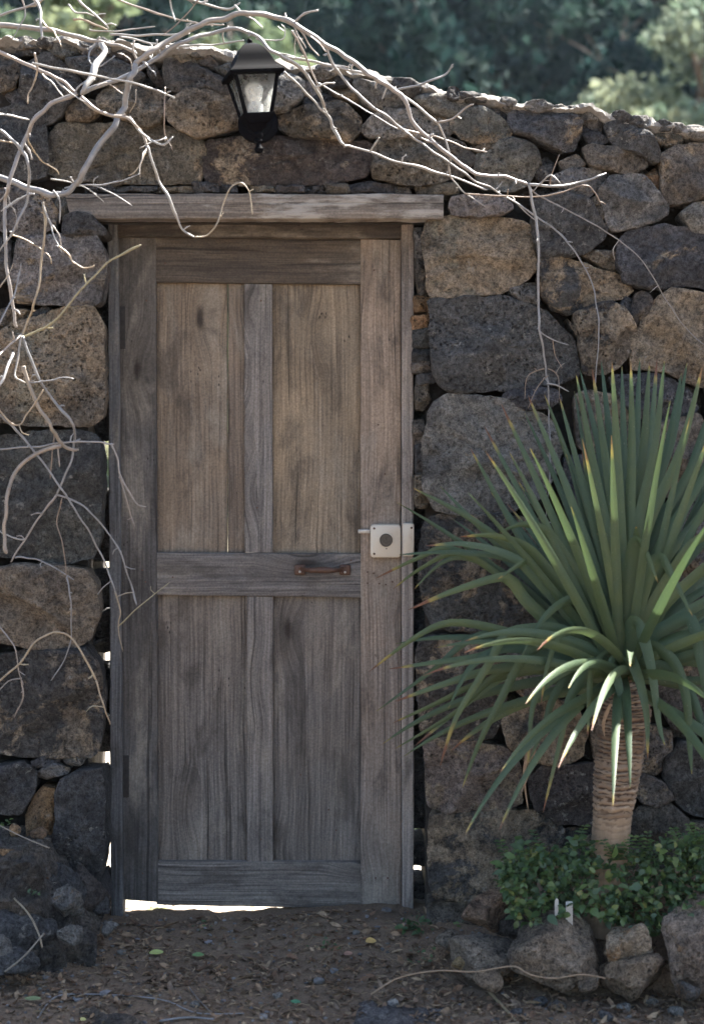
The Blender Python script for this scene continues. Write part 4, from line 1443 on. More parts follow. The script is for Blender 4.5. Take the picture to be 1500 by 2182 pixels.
def leaf3(pts, width, roll, parent, name='leaf', mat=None, wprof=None):
    """pts: smooth 3-D centre line base -> tip"""
    V, F, At, Au = [], [], [], []
    n = len(pts)
    camp = Vector((0, -DIST, CAMZ))
    prevW = None
    for i, p in enumerate(pts):
        t = i / (n - 1)
        T = (pts[min(i + 1, n - 1)] - pts[max(i - 1, 0)]).normalized()
        Wd = T.cross(camp - p)
        if Wd.length < 1e-5: Wd = Vector((1, 0, 0))
        Wd.normalize()
        Wd = Matrix.Rotation(roll, 3, T) @ Wd
        if prevW is not None:
            w2 = prevW - T * prevW.dot(T)
            if w2.length > 1e-4:
                w2.normalize()
                if w2.dot(Wd) < 0: Wd = -Wd
                Wd = (w2 * 0.75 + Wd * 0.25).normalized()
        prevW = Wd
        Nn = T.cross(Wd)
        w = width * min(1, 0.72 + 1.1 * t) * max(0.0, 1 - t ** 2.5) ** 0.9 * 0.5 + 0.0006
        for s in (-1, -0.5, 0, 0.5, 1):
            V.append(p + Wd * (w * s) + Nn * (w * 0.30 * (s * s)))
            At.append(t)
            Au.append(s)
    for i in range(n - 1):
        for k in range(4):
            a = i * 5 + k
            F.append((a, a + 1, a + 6, a + 5))
    o = mesh_obj(name, V, F, mat or M_LEAF, parent, True, loc=pts[0], attr={'t': At, 'u': Au})
    return o


# leaves followed in the photograph (base is added), depth change at the tip, width px
LEAVES = [
    (.15, 36, '1255,1290 1160,1060 1068,860'), (.20, 34, '1240,1300 1130,1090 1032,908'), (.12, 36, '1220,1330 1110,1150 1002,955'),
    (.22, 30, '1270,1250 1200,1060 1118,880'), (.05, 38, '1275,1230 1205,1030 1125,842'), (.18, 36, '1285,1220 1225,1020 1160,840'),
    (.1, 36, '1290,1200 1240,1020 1192,845'), (.0, 40, '1300,1180 1262,980 1228,800'), (.2, 38, '1305,1150 1278,960 1236,788'),
    (.05, 40, '1312,1150 1290,970 1262,786'), (.22, 40, '1318,1150 1302,960 1281,769'), (-.05, 42, '1322,1150 1315,970 1304,771'),
    (.15, 40, '1330,1140 1330,950 1325,780'), (.0, 42, '1338,1150 1345,960 1344,771'), (.2, 42, '1342,1140 1356,950 1363,763'),
    (.05, 42, '1348,1140 1372,950 1384,771'), (.22, 40, '1352,1140 1385,950 1400,765'), (-.02, 42, '1356,1150 1395,960 1416,769'),
    (.12, 40, '1362,1150 1420,960 1452,795'), (.24, 40, '1366,1140 1430,940 1464,771'), (.02, 42, '1372,1150 1450,960 1497,780'),
    (.15, 40, '1380,1180 1470,1000 1535,830'), (.05, 42, '1390,1200 1490,1030 1570,880'), (.2, 40, '1395,1230 1510,1080 1600,940'),
    (.0, 42, '1400,1270 1520,1130 1630,1010'), (-.1, 40, '1410,1300 1530,1190 1650,1090'), (.15, 38, '1410,1320 1540,1230 1660,1160'),
    (-.12, 36, '1240,1330 1120,1200 1010,1110 880,1040'), (-.05, 38, '1230,1330 1130,1220 1040,1140 938,1036'),
    (-.22, 40, '1230,1310 1150,1225 1080,1180 990,1158 908,1163'), (-.10, 34, '1230,1340 1150,1230 1080,1188 960,1176 850,1182'),
    (.10, 30, '1200,1330 1080,1230 960,1170 890,1190 800,1233'), (.05, 28, '1200,1340 1080,1240 980,1180 900,1210 838,1255'),
    (.12, 26, '1220,1350 1100,1240 1000,1190 940,1200 882,1256'),
    (-.18, 40, '1270,1290 1200,1180 1160,1130 1110,1118 1065,1135'),
    (-.26, 40, '1240,1310 1170,1220 1120,1165 1050,1142 982,1144'),
    (-.30, 42, '1230,1330 1160,1250 1120,1208 1115,1198 1060,1235'),
    (-.20, 44, '1220,1370 1130,1290 1090,1240 1060,1232 960,1262 870,1300'),
    (-.34, 40, '1270,1370 1250,1310 1225,1280 1190,1290 1150,1330 1105,1412'),
    (-.2, 34, '1190,1390 1070,1345 960,1328 880,1362 786,1432'), (-.12, 34, '1180,1400 1090,1375 1020,1398 920,1412 828,1426'),
    (-.05, 30, '1170,1390 1060,1350 990,1370 920,1430 802,1516'), (-.18, 34, '1180,1420 1060,1425 940,1460 842,1495'),
    (-.08, 30, '1170,1430 1030,1455 930,1500 838,1541'), (-.16, 32, '1160,1420 1060,1440 970,1520 842,1596'),
    (-.02, 30, '1180,1430 1080,1440 980,1510 884,1590'),
    (-.34, 42, '1270,1390 1200,1345 1133,1341 1078,1355 1039,1420 972,1530 938,1632'),
    (-.38, 44, '1270,1390 1220,1362 1181,1362 1116,1406 1068,1492 1020,1588 985,1680'),
    (-.40, 40, '1290,1390 1260,1352 1231,1348 1193,1362 1166,1425 1153,1500'),
    (-.30, 38, '1200,1400 1100,1380 1044,1391 996,1430 955,1510'),
    (-.42, 40, '1290,1410 1250,1415 1212,1425 1164,1458 1135,1506 1124,1640'),
    (-.36, 40, '1280,1420 1240,1430 1207,1449 1178,1492 1159,1550 1126,1625'),
    (-.44, 42, '1300,1430 1275,1432 1248,1444 1214,1492 1198,1564 1157,1732'),
    (-.46, 44, '1315,1410 1300,1396 1284,1401 1262,1434 1256,1511 1252,1568'),
    (-.46, 40, '1325,1420 1312,1408 1306,1415 1318,1458 1325,1511 1319,1545'),
    (-.48, 44, '1335,1420 1340,1405 1348,1415 1364,1458 1378,1530 1380,1618'),
    (-.48, 48, '1340,1390 1345,1335 1356,1329 1372,1362 1390,1434 1404,1540 1417,1590'),
    (-.46, 48, '1350,1400 1380,1380 1408,1389 1440,1420 1462,1492 1469,1588 1474,1650'),
    (-.40, 46, '1335,1330 1340,1220 1352,1155 1372,1170 1402,1242'), (-.42, 48, '1350,1330 1380,1230 1404,1188 1430,1225 1476,1314'),
    (-.30, 46, '1320,1330 1300,1200 1290,1145 1272,1138'), (-.34, 44, '1345,1320 1352,1210 1356,1150 1355,1122'),
    (-.4, 48, '1365,1380 1430,1330 1472,1322 1492,1400 1510,1500 1520,1640'), (-.44, 46, '1360,1420 1430,1430 1470,1480 1500,1560 1512,1660'),
    (-.34, 44, '1370,1330 1440,1210 1490,1150 1540,1160 1590,1240'), (-.25, 44, '1375,1340 1470,1240 1540,1190 1620,1200 1690,1270'),
    (-.35, 44, '1370,1390 1470,1350 1550,1350 1620,1420 1660,1530'), (-.25, 42, '1370,1410 1480,1410 1570,1450 1640,1560'),
    (-.1, 40, '1375,1370 1490,1290 1590,1260 1700,1300'), (0, 40, '1375,1390 1500,1350 1620,1370 1720,1440'),
    (.1, 40, '1375,1410 1490,1400 1600,1450 1680,1540'),
]
for (dy, wpx, s) in LEAVES:
    pp_ = [tuple(map(float, t.split(','))) for t in s.split()]
    bx = 1333 + lr.uniform(-22, 22) + (pp_[0][0] - 1333) * 0.12
    by = 1445 + lr.uniform(-25, 25)
    px_ = [(bx, by)] + pp_
    n = len(px_)
    ctrl = []
    for i, (x, y) in enumerate(px_):
        t = i / (n - 1)
        yy = YT + (dy if dy > 0 else dy * 0.42) * (t ** 0.8 if dy < 0 else t ** 1.2) * (1.0)
        ctrl.append(P(x, y, min(yy, -0.05)))
    pts = catmull(ctrl, max(4, 22 // (n - 1)))
    leaf3(pts, S(wpx * 0.62, YT), lr.uniform(-0.55, 0.55), tree)
# the rest of the rosette
for k in range(84):
    th = R(lr.uniform(4, 78)) if k < 52 else R(lr.uniform(60, 108))
    ph = lr.uniform(0, 2 * math.pi)
    if math.sin(ph) > 0.2: th *= 0.62
    L = lr.uniform(0.6, 0.9) * (0.9 if th > 1.0 else 1)
    d = Vector((math.sin(th) * math.cos(ph), math.sin(th) * math.sin(ph), math.cos(th)))
    p = P(1333 + lr.uniform(-18, 18), 1445 + lr.uniform(-20, 22), YT)
    pts = [p.copy()]
    sag = lr.uniform(0.002, 0.008) + (0.010 if th > 0.9 else 0)
    for i in range(18):
        d = (d + Vector((0, 0, -sag * (1 + i * 0.16)))).normalized()
        p = p + d * L / 18
        q = p.copy()
        q.y = min(q.y, -0.045)
        pts.append(q)
    leaf3(pts, lr.uniform(0.023, 0.032), lr.uniform(-0.5, 0.5), tree)
# dead leaves hanging below the crown
M_DEAD = simple('dead_leaf', (0.22, 0.15, 0.095), 0.9, 0, 0.4, 60, 0.3, 0.003)
for s in ('1130,1560 1122,1610 1116,1660 1126,1730', '1140,1590 1128,1640 1110,1690', '1300,1500 1285,1540 1288,1570'):
    pp_ = [tuple(map(float, t.split(','))) for t in s.split()]
    leaf3(catmull([P(x, y, -0.2 if x < 1200 else -0.50) for x, y in pp_], 6), 0.012, lr.uniform(-1, 1), tree, 'dead_leaf', M_DEAD)

# ------------------------------------------------------------------ rocks
def ico(sub):
    import bmesh
    bm = bmesh.new()
    bmesh.ops.create_icosphere(bm, subdivisions=sub, radius=1)
    V = np.array([v.co[:] for v in bm.verts])
    F = [tuple(v.index for v in f.verts) for f in bm.faces]
    bm.free()
    return V, F


ICO = {k: ico(k) for k in (1, 2, 3, 4, 5)}


def rock_verts(seed, sub, nplanes=11, soft=34.0, rough=1.0):
    rs = np.random.RandomState(seed)
    V, F = ICO[sub]
    N = rs.normal(size=(nplanes, 3))
    N /= np.linalg.norm(N, axis=1)[:, None]
    D = rs.uniform(0.55, 1.0, nplanes)
    cosm = np.maximum(V @ N.T, 0.02) / D[None, :]
    rr = 1.0 / (np.sum(cosm ** soft, axis=1) ** (1 / soft))
    W = V * np.minimum(rr, 1.25)[:, None]
    mn_, mx_ = W.min(0), W.max(0)
    W = (W - (mn_ + mx_) / 2) / ((mx_ - mn_) / 2)
    return W, F


def pebble(px, py, s_, code, label, seed, group=None):
    X, Y = Gp(px, py)
    return rock((px - s_, py - s_ * 0.8, px + s_, py + s_ * 0.6), Y, code, label, seed, 1.0, 2, group, 'pebble', 0, 'pebble')


def rock(box, Y, code, label, seed, deep=0.8, sub=4, group=None, name='rock', tilt=0.0, cat='rock'):
    x0, y0, x1, y1 = box
    a, b = P(x0, y1, Y), P(x1, y0, Y)
    c = (a + b) / 2
    hx, hz = (b.x - a.x) / 2, (b.z - a.z) / 2
    hy = (hx + hz) / 2 * deep
    W, F = rock_verts(seed, sub)
    V = []
    sz = min(hx, hz)
    for w in W:
        v = Vector((w[0] * hx, w[1] * hy, w[2] * hz))
        if tilt:
            v = Matrix.Rotation(tilt, 3, 'Y') @ v
        nrm = Vector(w).normalized()
        q = (v.x + seed * 1.7, v.y, v.z)
        v = v + nrm * (min(0.022, sz * 0.26) * fbm(q, 11, 3) - min(0.014, sz * 0.18) * abs(fbm((q[0], q[1] + 5, q[2]), 20, 2)) + min(0.010, sz * 0.13) * fbm(q, 44, 3))
        V.append(c + v)
    o = mesh_obj(name, V, F, M_ROCK, None, True, loc=c)
    bcol, pa = CODE[code] if isinstance(code, str) else code
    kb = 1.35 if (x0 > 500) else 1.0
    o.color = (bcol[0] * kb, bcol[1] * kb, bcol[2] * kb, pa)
    if label: tag(o, label, cat, group)
    return o


RB = 'rocks edging the planting bed'
RC = ((0.155, 0.118, 0.084), 0.25)
rock((985, 1906, 1088, 2000), -0.22, ((0.18, 0.120, 0.082), 0.2), 'reddish brown rock leaning at the foot of the wall near the door', 201, 0.8, 4, RB, tilt=-0.35)
rock((1050, 1948, 1130, 2000), -0.22, 'R', 'dark reddish rock wedged behind the front border rocks', 202, 0.8, 4, RB)
rock((956, 1992, 1110, 2082), -0.42, ((0.14, 0.115, 0.09), 0.3), 'low brown rock at the left end of the border', 203, 0.9, 4, RB)
rock((1082, 1945, 1284, 2125), -0.50, ((0.135, 0.108, 0.082), 0.3), 'largest pointed brown rock in the border below the shrub', 214, 0.7, 5, RB, tilt=-0.42)
rock((1281, 1955, 1392, 2076), -0.54, ((0.20, 0.16, 0.115), 0.4), 'pale pitted rock perched above a flat rock in the border', 225, 0.9, 4, RB, tilt=0.2)
rock((1276, 2022, 1425, 2135), -0.56, RC, 'low flat rock beneath the pale pitted rock', 206, 0.9, 4, RB)
rock((1226, 2062, 1274, 2122), -0.56, RC, 'small brown rock between the pointed rock and the flat one', 207, 0.9, 3, RB)
rock((1396, 1918, 1580, 2125), -0.56, ((0.150, 0.118, 0.092), 0.3), 'big reddish brown boulder cut by the right edge of the picture', 218, 0.8, 5, RB, tilt=0.25)
rock((1440, 2092, 1496, 2136), -0.66, 'K', 'small grey stone lying before the big right boulder', 209, 0.9, 3, RB)
rock((1590, 1950, 1760, 2120), -0.5, RC, 'brown boulder beyond the right edge', 210, 0.8, 3, RB)
rock((958, 2036, 992, 2070), -0.50, ((0.36, 0.26, 0.13), 0.1), 'small yellowish stone at the left end of the rock border', 211, 0.8, 3, RB)

rock((905, 2012, 950, 2050), -0.34, ((0.16, 0.115, 0.08), 0.2), 'small red brown stone on the earth left of the border', 231, 0.9, 3, RB)
rock((1010, 2066, 1075, 2112), -0.56, ((0.15, 0.112, 0.08), 0.3), 'small brown rock in front of the low left border rock', 232, 0.9, 3, RB, tilt=0.3)
rock((925, 1985, 985, 2030), -0.24, ((0.13, 0.105, 0.08), 0.3), 'small brown rock at the wall corner near the right jamb', 233, 0.9, 3, RB)
RL = 'rubble at the foot of the wall left of the door'
LB = [
    ((-60, 1826, 90, 1990), -.13, 'D', 'largest dark rubble block under the earth ledge at the left'),
    ((58, 1834, 190, 1998), -.12, 'D', 'second largest dark rubble block below the lowest wall stones'),
    ((128, 1838, 232, 1985), -.03, 'R', 'dark brown rubble block behind the foot of the left jamb'),
    ((-60, 1930, 130, 2060), -.28, 'D', 'broad low dark rubble block at the bottom left'),
    ((95, 1884, 176, 1965), -.21, 'G', 'grey rubble rock beside the lower door jamb'),
    ((178, 1894, 238, 1950), -.04, 'D', 'dark rubble stone touching the foot of the left jamb'),
    ((122, 1966, 178, 2018), -.33, 'G', 'blue grey pointed stone at the front of the rubble'),
    ((-30, 1988, 32, 2045), -.42, 'G', 'pale grey stone at the left edge of the rubble'),
    ((-40, 2020, 88, 2085), -.42, 'D', 'broad dark stone at the front left of the rubble'),
    ((216, 1962, 254, 1996), -.22, 'G', 'small grey stone below the left jamb'),
    ((20, 1756, 46, 1786), -.06, 'T', 'small rounded tan stone on the earth ledge'),
    ((62, 1762, 102, 1790), -.08, 'O', 'small orange stone on the earth ledge'),
    ((-4, 1808, 34, 1836), -.20, 'T', 'flat tan stone at the front of the earth ledge'),
]
for i, (bx, Y, code, lab) in enumerate(LB):
    rock(bx, Y, code, lab, 300 + i, 0.85, 4 if bx[2] - bx[0] > 45 else 3, RL)

# earth bank with a rough stony face that carries the ledge
V, F = [], []
n_a, n_b = 110, 64
for j in range(n_b + 1):
    for i in range(n_a + 1):
        u, v = i / n_a, j / n_b
        x = -1.45 + u * 0.70
        f = sst(0.0, 0.62, v)
        yy = -0.40 + 0.20 * (v / 0.62 if v < 0.62 else 1) + (0.24 * (v - 0.62) / 0.38 if v > 0.62 else 0)
        zz = -0.12 + 0.33 * f + 0.03 * v
        side = sst(0.72, 1.0, u)
        zz -= 0.34 * side * (1 - 0.35 * v)
        p = (x, yy, zz)
        k1 = 0.085 * (abs(fbm(p, 5.5, 2)) - 0.12) + 0.05 * fbm(p, 12, 3)
        k2 = 0.022 * fbm(p, 34, 3)
        w = 1 - 0.75 * sst(0.6, 0.75, v)
        V.append((x + 0.5 * w * k1 + 0.010 * fbm(p, 25, 1), yy - w * (k1 + k2), zz + (0.35 + 0.3 * w) * k1 + 0.8 * k2))
for j in range(n_b):
    for i in range(n_a):
        a = j * (n_a + 1) + i
        F.append((a, a + 1, a + n_a + 2, a + n_a + 1))
ledge = mesh_obj('earth_bank', V, F, M_ROCK, None, False)
ledge.color = (0.085, 0.072, 0.060, 0.22)
tag(ledge, kind='structure')

# ------------------------------------------------------------------ scattered matter: leaf litter, gravel, twigs
def visible_ground_point(rs):
    x = rs.uniform(-1.25, 1.25)
    y = -1.25 + 1.5 * rs.random() ** 0.9
    return x, y


M_LIT = tinted('dry_leaf_litter', 0.85, 0.2, 0.0, 0.35, 80)
gs = random.Random(33)
V, F, C = [], [], []
LC = [(0.17, 0.108, 0.068), (0.13, 0.076, 0.047), (0.24, 0.16, 0.10), (0.09, 0.06, 0.04), (0.25, 0.18, 0.115), (0.15, 0.108, 0.078)]
cnt = 0
while cnt < 13000:
    x, y = visible_ground_point(gs)
    dens = 0.10 + 2.2 * max(0, fbm((x, y, 2), 3.5, 3) + 0.05) + 0.5 * sst(-0.4, -0.7, y) * sst(0, 0.5, x) + 0.35 * sst(0.1, -0.2, y)
    if y > 0.12 or gs.random() > dens: continue
    cnt += 1
    z = ground_z(x, y) + gs.uniform(0.002, 0.010)
    L = gs.uniform(0.004, 0.012) if gs.random() < 0.85 else gs.uniform(0.012, 0.022)
    w = L * gs.uniform(0.25, 0.55)
    a = gs.uniform(0, 6.283)
    R3 = Matrix.Rotation(a, 3, 'Z') @ Matrix.Rotation(gs.gauss(0, 0.45), 3, 'X') @ Matrix.Rotation(gs.gauss(0, 0.4), 3, 'Y')
    b = len(V)
    cu = gs.uniform(-0.3, 0.5) * L
    for (u, v, h_) in ((-L, 0, cu), (-L * .3, w, 0.1 * L), (L * .5, w * .7, 0.15 * L), (L, 0, cu), (L * .4, -w * .8, 0.12 * L), (-L * .4, -w, 0.1 * L), (0, 0, -0.1 * L)):
        V.append(Vector((x, y, z)) + R3 @ Vector((u, v, h_)))
    for k in range(6):
        F.append((b + 6, b + k, b + (k + 1) % 6))
    cc = gs.choice(LC)
    kf = gs.uniform(0.7, 1.25)
    C += [(cc[0] * kf, cc[1] * kf, cc[2] * kf, 1)] * 7
o = mesh_obj('leaf_litter', V, F, M_LIT, None, False, colors=C)
tag(o, 'dry brown leaf litter scattered over the earth', 'leaf litter', kind='stuff')

M_GRAV = tinted('gravel_stones', 0.9, 0.2, 0.0, 0.35, 70)
V, F, C = [], [], []
PV, PF = ICO[1]
cnt = 0
while cnt < 1900:
    x, y = visible_ground_point(gs)
    dens = 0.25 + 0.9 * sst(-0.55, -0.8, y) * sst(0.1, 0.5, x) + 0.5 * sst(-0.5, -0.9, x)
    if y > 0.14 or gs.random() > dens: continue
    cnt += 1
    s = gs.uniform(0.002, 0.007) * (2.4 if gs.random() < 0.06 else 1)
    z = ground_z(x, y) + s * 0.25
    sc3 = (s * gs.uniform(0.8, 1.5), s * gs.uniform(0.8, 1.4), s * gs.uniform(0.5, 0.9))
    a = gs.uniform(0, 6.283)
    ca, sa = math.cos(a), math.sin(a)
    b = len(V)
    for p in PV:
        j = gs.uniform(0.75, 1.2)
        X, Y_, Z = p[0] * sc3[0] * j, p[1] * sc3[1] * j, p[2] * sc3[2] * j
        V.append((x + ca * X - sa * Y_, y + sa * X + ca * Y_, z + Z))
    F += [(f[0] + b, f[1] + b, f[2] + b) for f in PF]
    g_ = gs.uniform(0.07, 0.2)
    C += [(g_ * 1.03, g_ * 0.97, g_ * gs.uniform(0.85, 1.0), 1)] * len(PV)
o = mesh_obj('gravel', V, F, M_GRAV, None, False, colors=C)
tag(o, 'small grey gravel lying on the earth', 'gravel', kind='stuff')

V, F, C = [], [], []
for k in range(900):
    x, y = visible_ground_point(gs)
    if y > 0.1: continue
    L = gs.uniform(0.015, 0.07)
    a = gs.uniform(0, 6.283)
    pts = []
    bend = gs.uniform(-0.6, 0.6)
    for i in range(5):
        t = i / 4 - 0.5
        aa = a + bend * t
        xx, yy = x + math.cos(aa) * L * t, y + math.sin(aa) * L * t
        pts.append(Vector((xx, yy, ground_z(xx, yy) + 0.003 + 0.004 * gs.random())))
    v, f = tube(pts, [gs.uniform(0.0006, 0.0016)] * 5, 4)
    b = len(V)
    V += v
    F += [tuple(i + b for i in q) for q in f]
    kf = gs.uniform(0.5, 1.3)
    C += [(0.24 * kf, 0.17 * kf, 0.105 * kf, 1)] * len(v)
o = mesh_obj('twig_debris', V, F, M_LIT, None, False, colors=C)
tag(o, 'thin dry twigs and straw scattered on the earth', 'twigs', kind='stuff')

# single sticks and leaves one can pick out
def ground_stick(s, r0, r1, tint, label, lift=0.006, mat=None, name='stick'):
    pp_ = [tuple(map(float, t.split(','))) for t in s.split()]
    ctrl = []
    for (x, y, *zz) in pp_:
        X, Y = Gp(x, y)
        ctrl.append(Vector((X, Y, ground_z(X, Y) + lift + (zz[0] if zz else 0))))
    pts = catmull(ctrl, 8)
    L = len(pts)
    V, F = tube(pts, [(r0 + (r1 - r0) * i / (L - 1)) / 700 for i in range(L)], 6)
    o = mesh_obj(name, V, F, mat or M_BARK, None, True, loc=pts[0])
    o.color = (*tint, 1)
    return tag(o, label, 'stick')


def border_stem(s, Ys, r, tint, label):
    pp_ = [tuple(map(float, t.split(','))) for t in s.split()]
    pts = catmull([P(x, y, Y) for (x, y), Y in zip(pp_, Ys)], 8)
    V, F = tube(pts, [r / 700] * len(pts), 6)
    o = mesh_obj('stick', V, F, M_BARK, None, True, loc=pts[0])
    o.color = (*tint, 1)
    return tag(o, label, 'stick')


border_stem('790,2120 850,2085 930,2070 1010,2072 1060,2064 1098,2061 1130,2078 1180,2086 1240,2078 1290,2086', [-.72, -.70, -.68, -.68, -.67, -.68, -.70, -.71, -.72, -.70], 1.4, (0.95, .70, .47), 'long pale curved stem lying along the front of the rock border')
ground_stick('1040,2120 1070,2150 1105,2185', 3.5, 2, (1.0, .80, .5), 'short straw coloured stalk on the gravel before the border')
ground_stick('80,2165 120,2130 200,2124 300,2128 360,2138 420,2160 520,2164', 1.8, 1.2, (.75, .74, .78), 'grey fallen branch lying along the bottom left')
ground_stick('340,2172 400,2168 460,2170', 2.4, 1.6, (.75, .74, .78), 'short grey twig beside the fallen branch at the bottom')
ground_stick('402,2110 425,2135 450,2160', 1.8, 1.2, (.55, .48, .44), 'thin dark twig standing crosswise over the fallen branch')
ground_stick('96,2060 130,2056 176,2052', 4.5, 3.5, (.28, .24, .21), 'short thick dark stick lying near the left rubble')
border_stem('30,1915 62,1950 82,1990 90,2020', [-.30, -.36, -.42, -.44], 2.0, (.85, .70, .5), 'thin tan stem leaning on the left rubble')
border_stem('10,2072 50,2040 94,1990', [-.52, -.50, -.44], 1.8, (.7, .62, .5), 'thin stem crossing the leaning one on the left rubble')
border_stem('0,1760 50,1785 105,1808', [-.18, -.20, -.24], 1.4, (.85, .74, .6), 'straw lying on the earth ledge')


def single_leaf(px, py, L, w, a, colr, label, lift=0.012):
    X, Y = Gp(px, py)
    z = ground_z(X, Y) + lift
    m_ = simple('fallen_leaf_' + label.split()[0], colr, 0.6, 0, 0.25, 90, 0.2, 0.002)
    V = []
    R3 = Matrix.Rotation(a, 3, 'Z') @ Matrix.Rotation(0.35, 3, 'X')
    n = 9
    for i in range(n):
        t = i / (n - 1)
        ww = w * math.sin(math.pi * (0.04 + 0.92 * t)) ** 0.8
        for s in (-1, 0, 1):
            V.append(Vector((X, Y, z)) + R3 @ Vector(((t - 0.5) * L, s * ww, abs(s) * ww * 0.35 + 0.15 * L * (t - 0.5) ** 2)))
    F = []
    for i in range(n - 1):
        for k in range(2):
            b = i * 3 + k
            F.append((b, b + 1, b + 4, b + 3))
    o = mesh_obj('fallen_leaf', V, F, m_, None, True, loc=(X, Y, z))
    return tag(o, label, 'leaf')


single_leaf(333, 2047, 0.042, 0.012, 0.25, (0.30, 0.34, 0.11), 'yellowish green leaf lying on the earth before the door')
single_leaf(422, 2052, 0.035, 0.010, 0.1, (0.11, 0.19, 0.07), 'green fallen leaf right of the yellowish one')
single_leaf(790, 2037, 0.034, 0.014, 0.5, (0.45, 0.30, 0.10), 'ochre yellow fallen leaf right of the threshold slab')
single_leaf(742, 2054, 0.030, 0.010, 0.7, (0.30, 0.17, 0.12), 'pinkish brown fallen leaf below the threshold slab')
single_leaf(70, 2137, 0.045, 0.009, 0.0, (0.14, 0.17, 0.08), 'narrow dull green leaf at the bottom left')
single_leaf(177, 2173, 0.018, 0.008, 0.9, (0.40, 0.37, 0.14), 'small lemon leaf on the flat stone at the bottom left')
single_leaf(630, 2143, 0.030, 0.008, -0.4, (0.05, 0.16, 0.08), 'bright green leaf near the bottom centre')
single_leaf(962, 2000, 0.030, 0.008, 0.1, (0.42, 0.26, 0.15), 'tan dry leaf beside the foot of the wall')
pebble(591, 2124, 11, 'P', 'pale grey pebble near the bright green leaf', 401)
pebble(416, 2143, 12, 'G', 'grey pebble beside the fallen grey branch', 402)
pebble(837, 2141, 13, 'P', 'blue grey pebble on the grey sunken slab', 403)
pebble(739, 1972, 9, 'G', 'tiny grey pebble on the threshold slab', 404)
for i, (x, y, s_) in enumerate(((1150, 2140, 26), (1185, 2150, 32), (1250, 2142, 22), (1330, 2150, 24), (1390, 2140, 20), (1100, 2160, 20), (1290, 2168, 26), (1440, 2160, 26))):
    pebble(x, y, s_ * 0.7, rnd.choice(['D', 'G', 'K']), 'grey loose stone among the gravel before the rock border', 420 + i, 'loose stones before the rock border')

# ------------------------------------------------------------------ leafy ground cover in the bed
M_GC = tinted('shrub_leaf', 0.42, 0.5, 0.22, 0.25, 60)
sr = random.Random(77)
shrub = thing('leafy_shrub', (0.75, -0.32, 0.1), 'low green leafy shrub growing round the dragon tree foot', 'shrub')


def small_leaf_mesh(nm, seed, colr):
    rs = random.Random(seed)
    n = 6
    V, F, C = [], [], []
    for i in range(n):
        t = i / (n - 1)
        w = 0.34 * math.sin(math.pi * (0.03 + 0.94 * t) ** 0.85)
        for s in (-1, 0, 1):
            V.append((s * w, t, 0.10 * abs(s) * w * 2 - 0.35 * t * t * rs.uniform(0.6, 1.0)))
            C.append((*colr, 1))
    for i in range(n - 1):
        for k in range(2):
            b = i * 3 + k
            F.append((b, b + 1, b + 4, b + 3))
    return V, F, C


GCOL = [(0.054, 0.100, 0.032), (0.074, 0.124, 0.036), (0.040, 0.078, 0.032), (0.105, 0.150, 0.042), (0.055, 0.094, 0.042), (0.18, 0.19, 0.055)]
LM = []
for i, c_ in enumerate(GCOL):
    V, F, C = small_leaf_mesh('leaf', i, c_)
    me = bpy.data.meshes.new('shrub_leaf')
    me.from_pydata(V, [], F)
    me.polygons.foreach_set('use_smooth', [True] * len(F))
    a = me.attributes.new('tint', 'FLOAT_COLOR', 'POINT')
    a.data.foreach_set('color', np.asarray(C, dtype=np.float32).ravel())
    me.materials.append(M_GC)
    LM.append((me, V, F, C))


def in_shrub(px, py):
    # outline of the mass in the photograph
    top = np.interp(px, [1065, 1085, 1110, 1150, 1200, 1240, 1290, 1340, 1420, 1480, 1560, 1640], [1860, 1815, 1785, 1800, 1790, 1782, 1815, 1812, 1790, 1780, 1785, 1800])
    bot = np.interp(px, [1065, 1080, 1100, 1140, 1190, 1230, 1300, 1360, 1410, 1460, 1640], [1870, 1920, 1965, 1975, 1960, 1945, 1965, 1985, 1990, 1960, 1960])
    return top, bot


leafs = []
while len(leafs) < 3700:
    px = sr.uniform(1068, 1630)
    top, bot = in_shrub(px, 0)
    v = sr.random()
    top += 34 * mn.noise((px * 0.022, 3.3, 0)) + 16 * mn.noise((px * 0.07, 1.3, 0))
    py = top + (bot - top) * v
    if mn.noise((px * 0.03, py * 0.03, 2.2)) < -0.22 and sr.random() < 0.8: continue
    if v < 0.12 and sr.random() < 0.45: continue
    if 1188 < px < 1285 and 1868 < py < 1955 and sr.random() < 0.45: continue
    front = -0.45 - 0.11 * v
    Y = front + sr.uniform(0.0, 0.14) if sr.random() < 0.75 else front + sr.uniform(0.1, 0.26)
    Y = min(Y, -0.06)
    p = P(px, py, Y)
    L = sr.uniform(0.010, 0.038) if sr.random() < 0.3 else sr.uniform(0.010, 0.026)
    d = Vector((sr.gauss(0, 1), sr.gauss(-0.6, 0.8), sr.gauss(0.25, 0.7))).normalized()
    z = Vector((sr.gauss(0, 0.5), sr.gauss(-0.5, 0.5), sr.gauss(1, 0.4))).normalized()
    x = d.cross(z)
    if x.length < 0.1: continue
    x.normalize()
    z = x.cross(d)
    ci = sr.choices(range(6), (4, 3, 4, 1.6, 3, 0.6))[0]
    leafs.append((Y, p, L, Matrix((x, d, z)).transposed(), ci, px))
leafs.sort(key=lambda q: q[0])
bigV, bigF, bigC = [], [], []
nin = 0
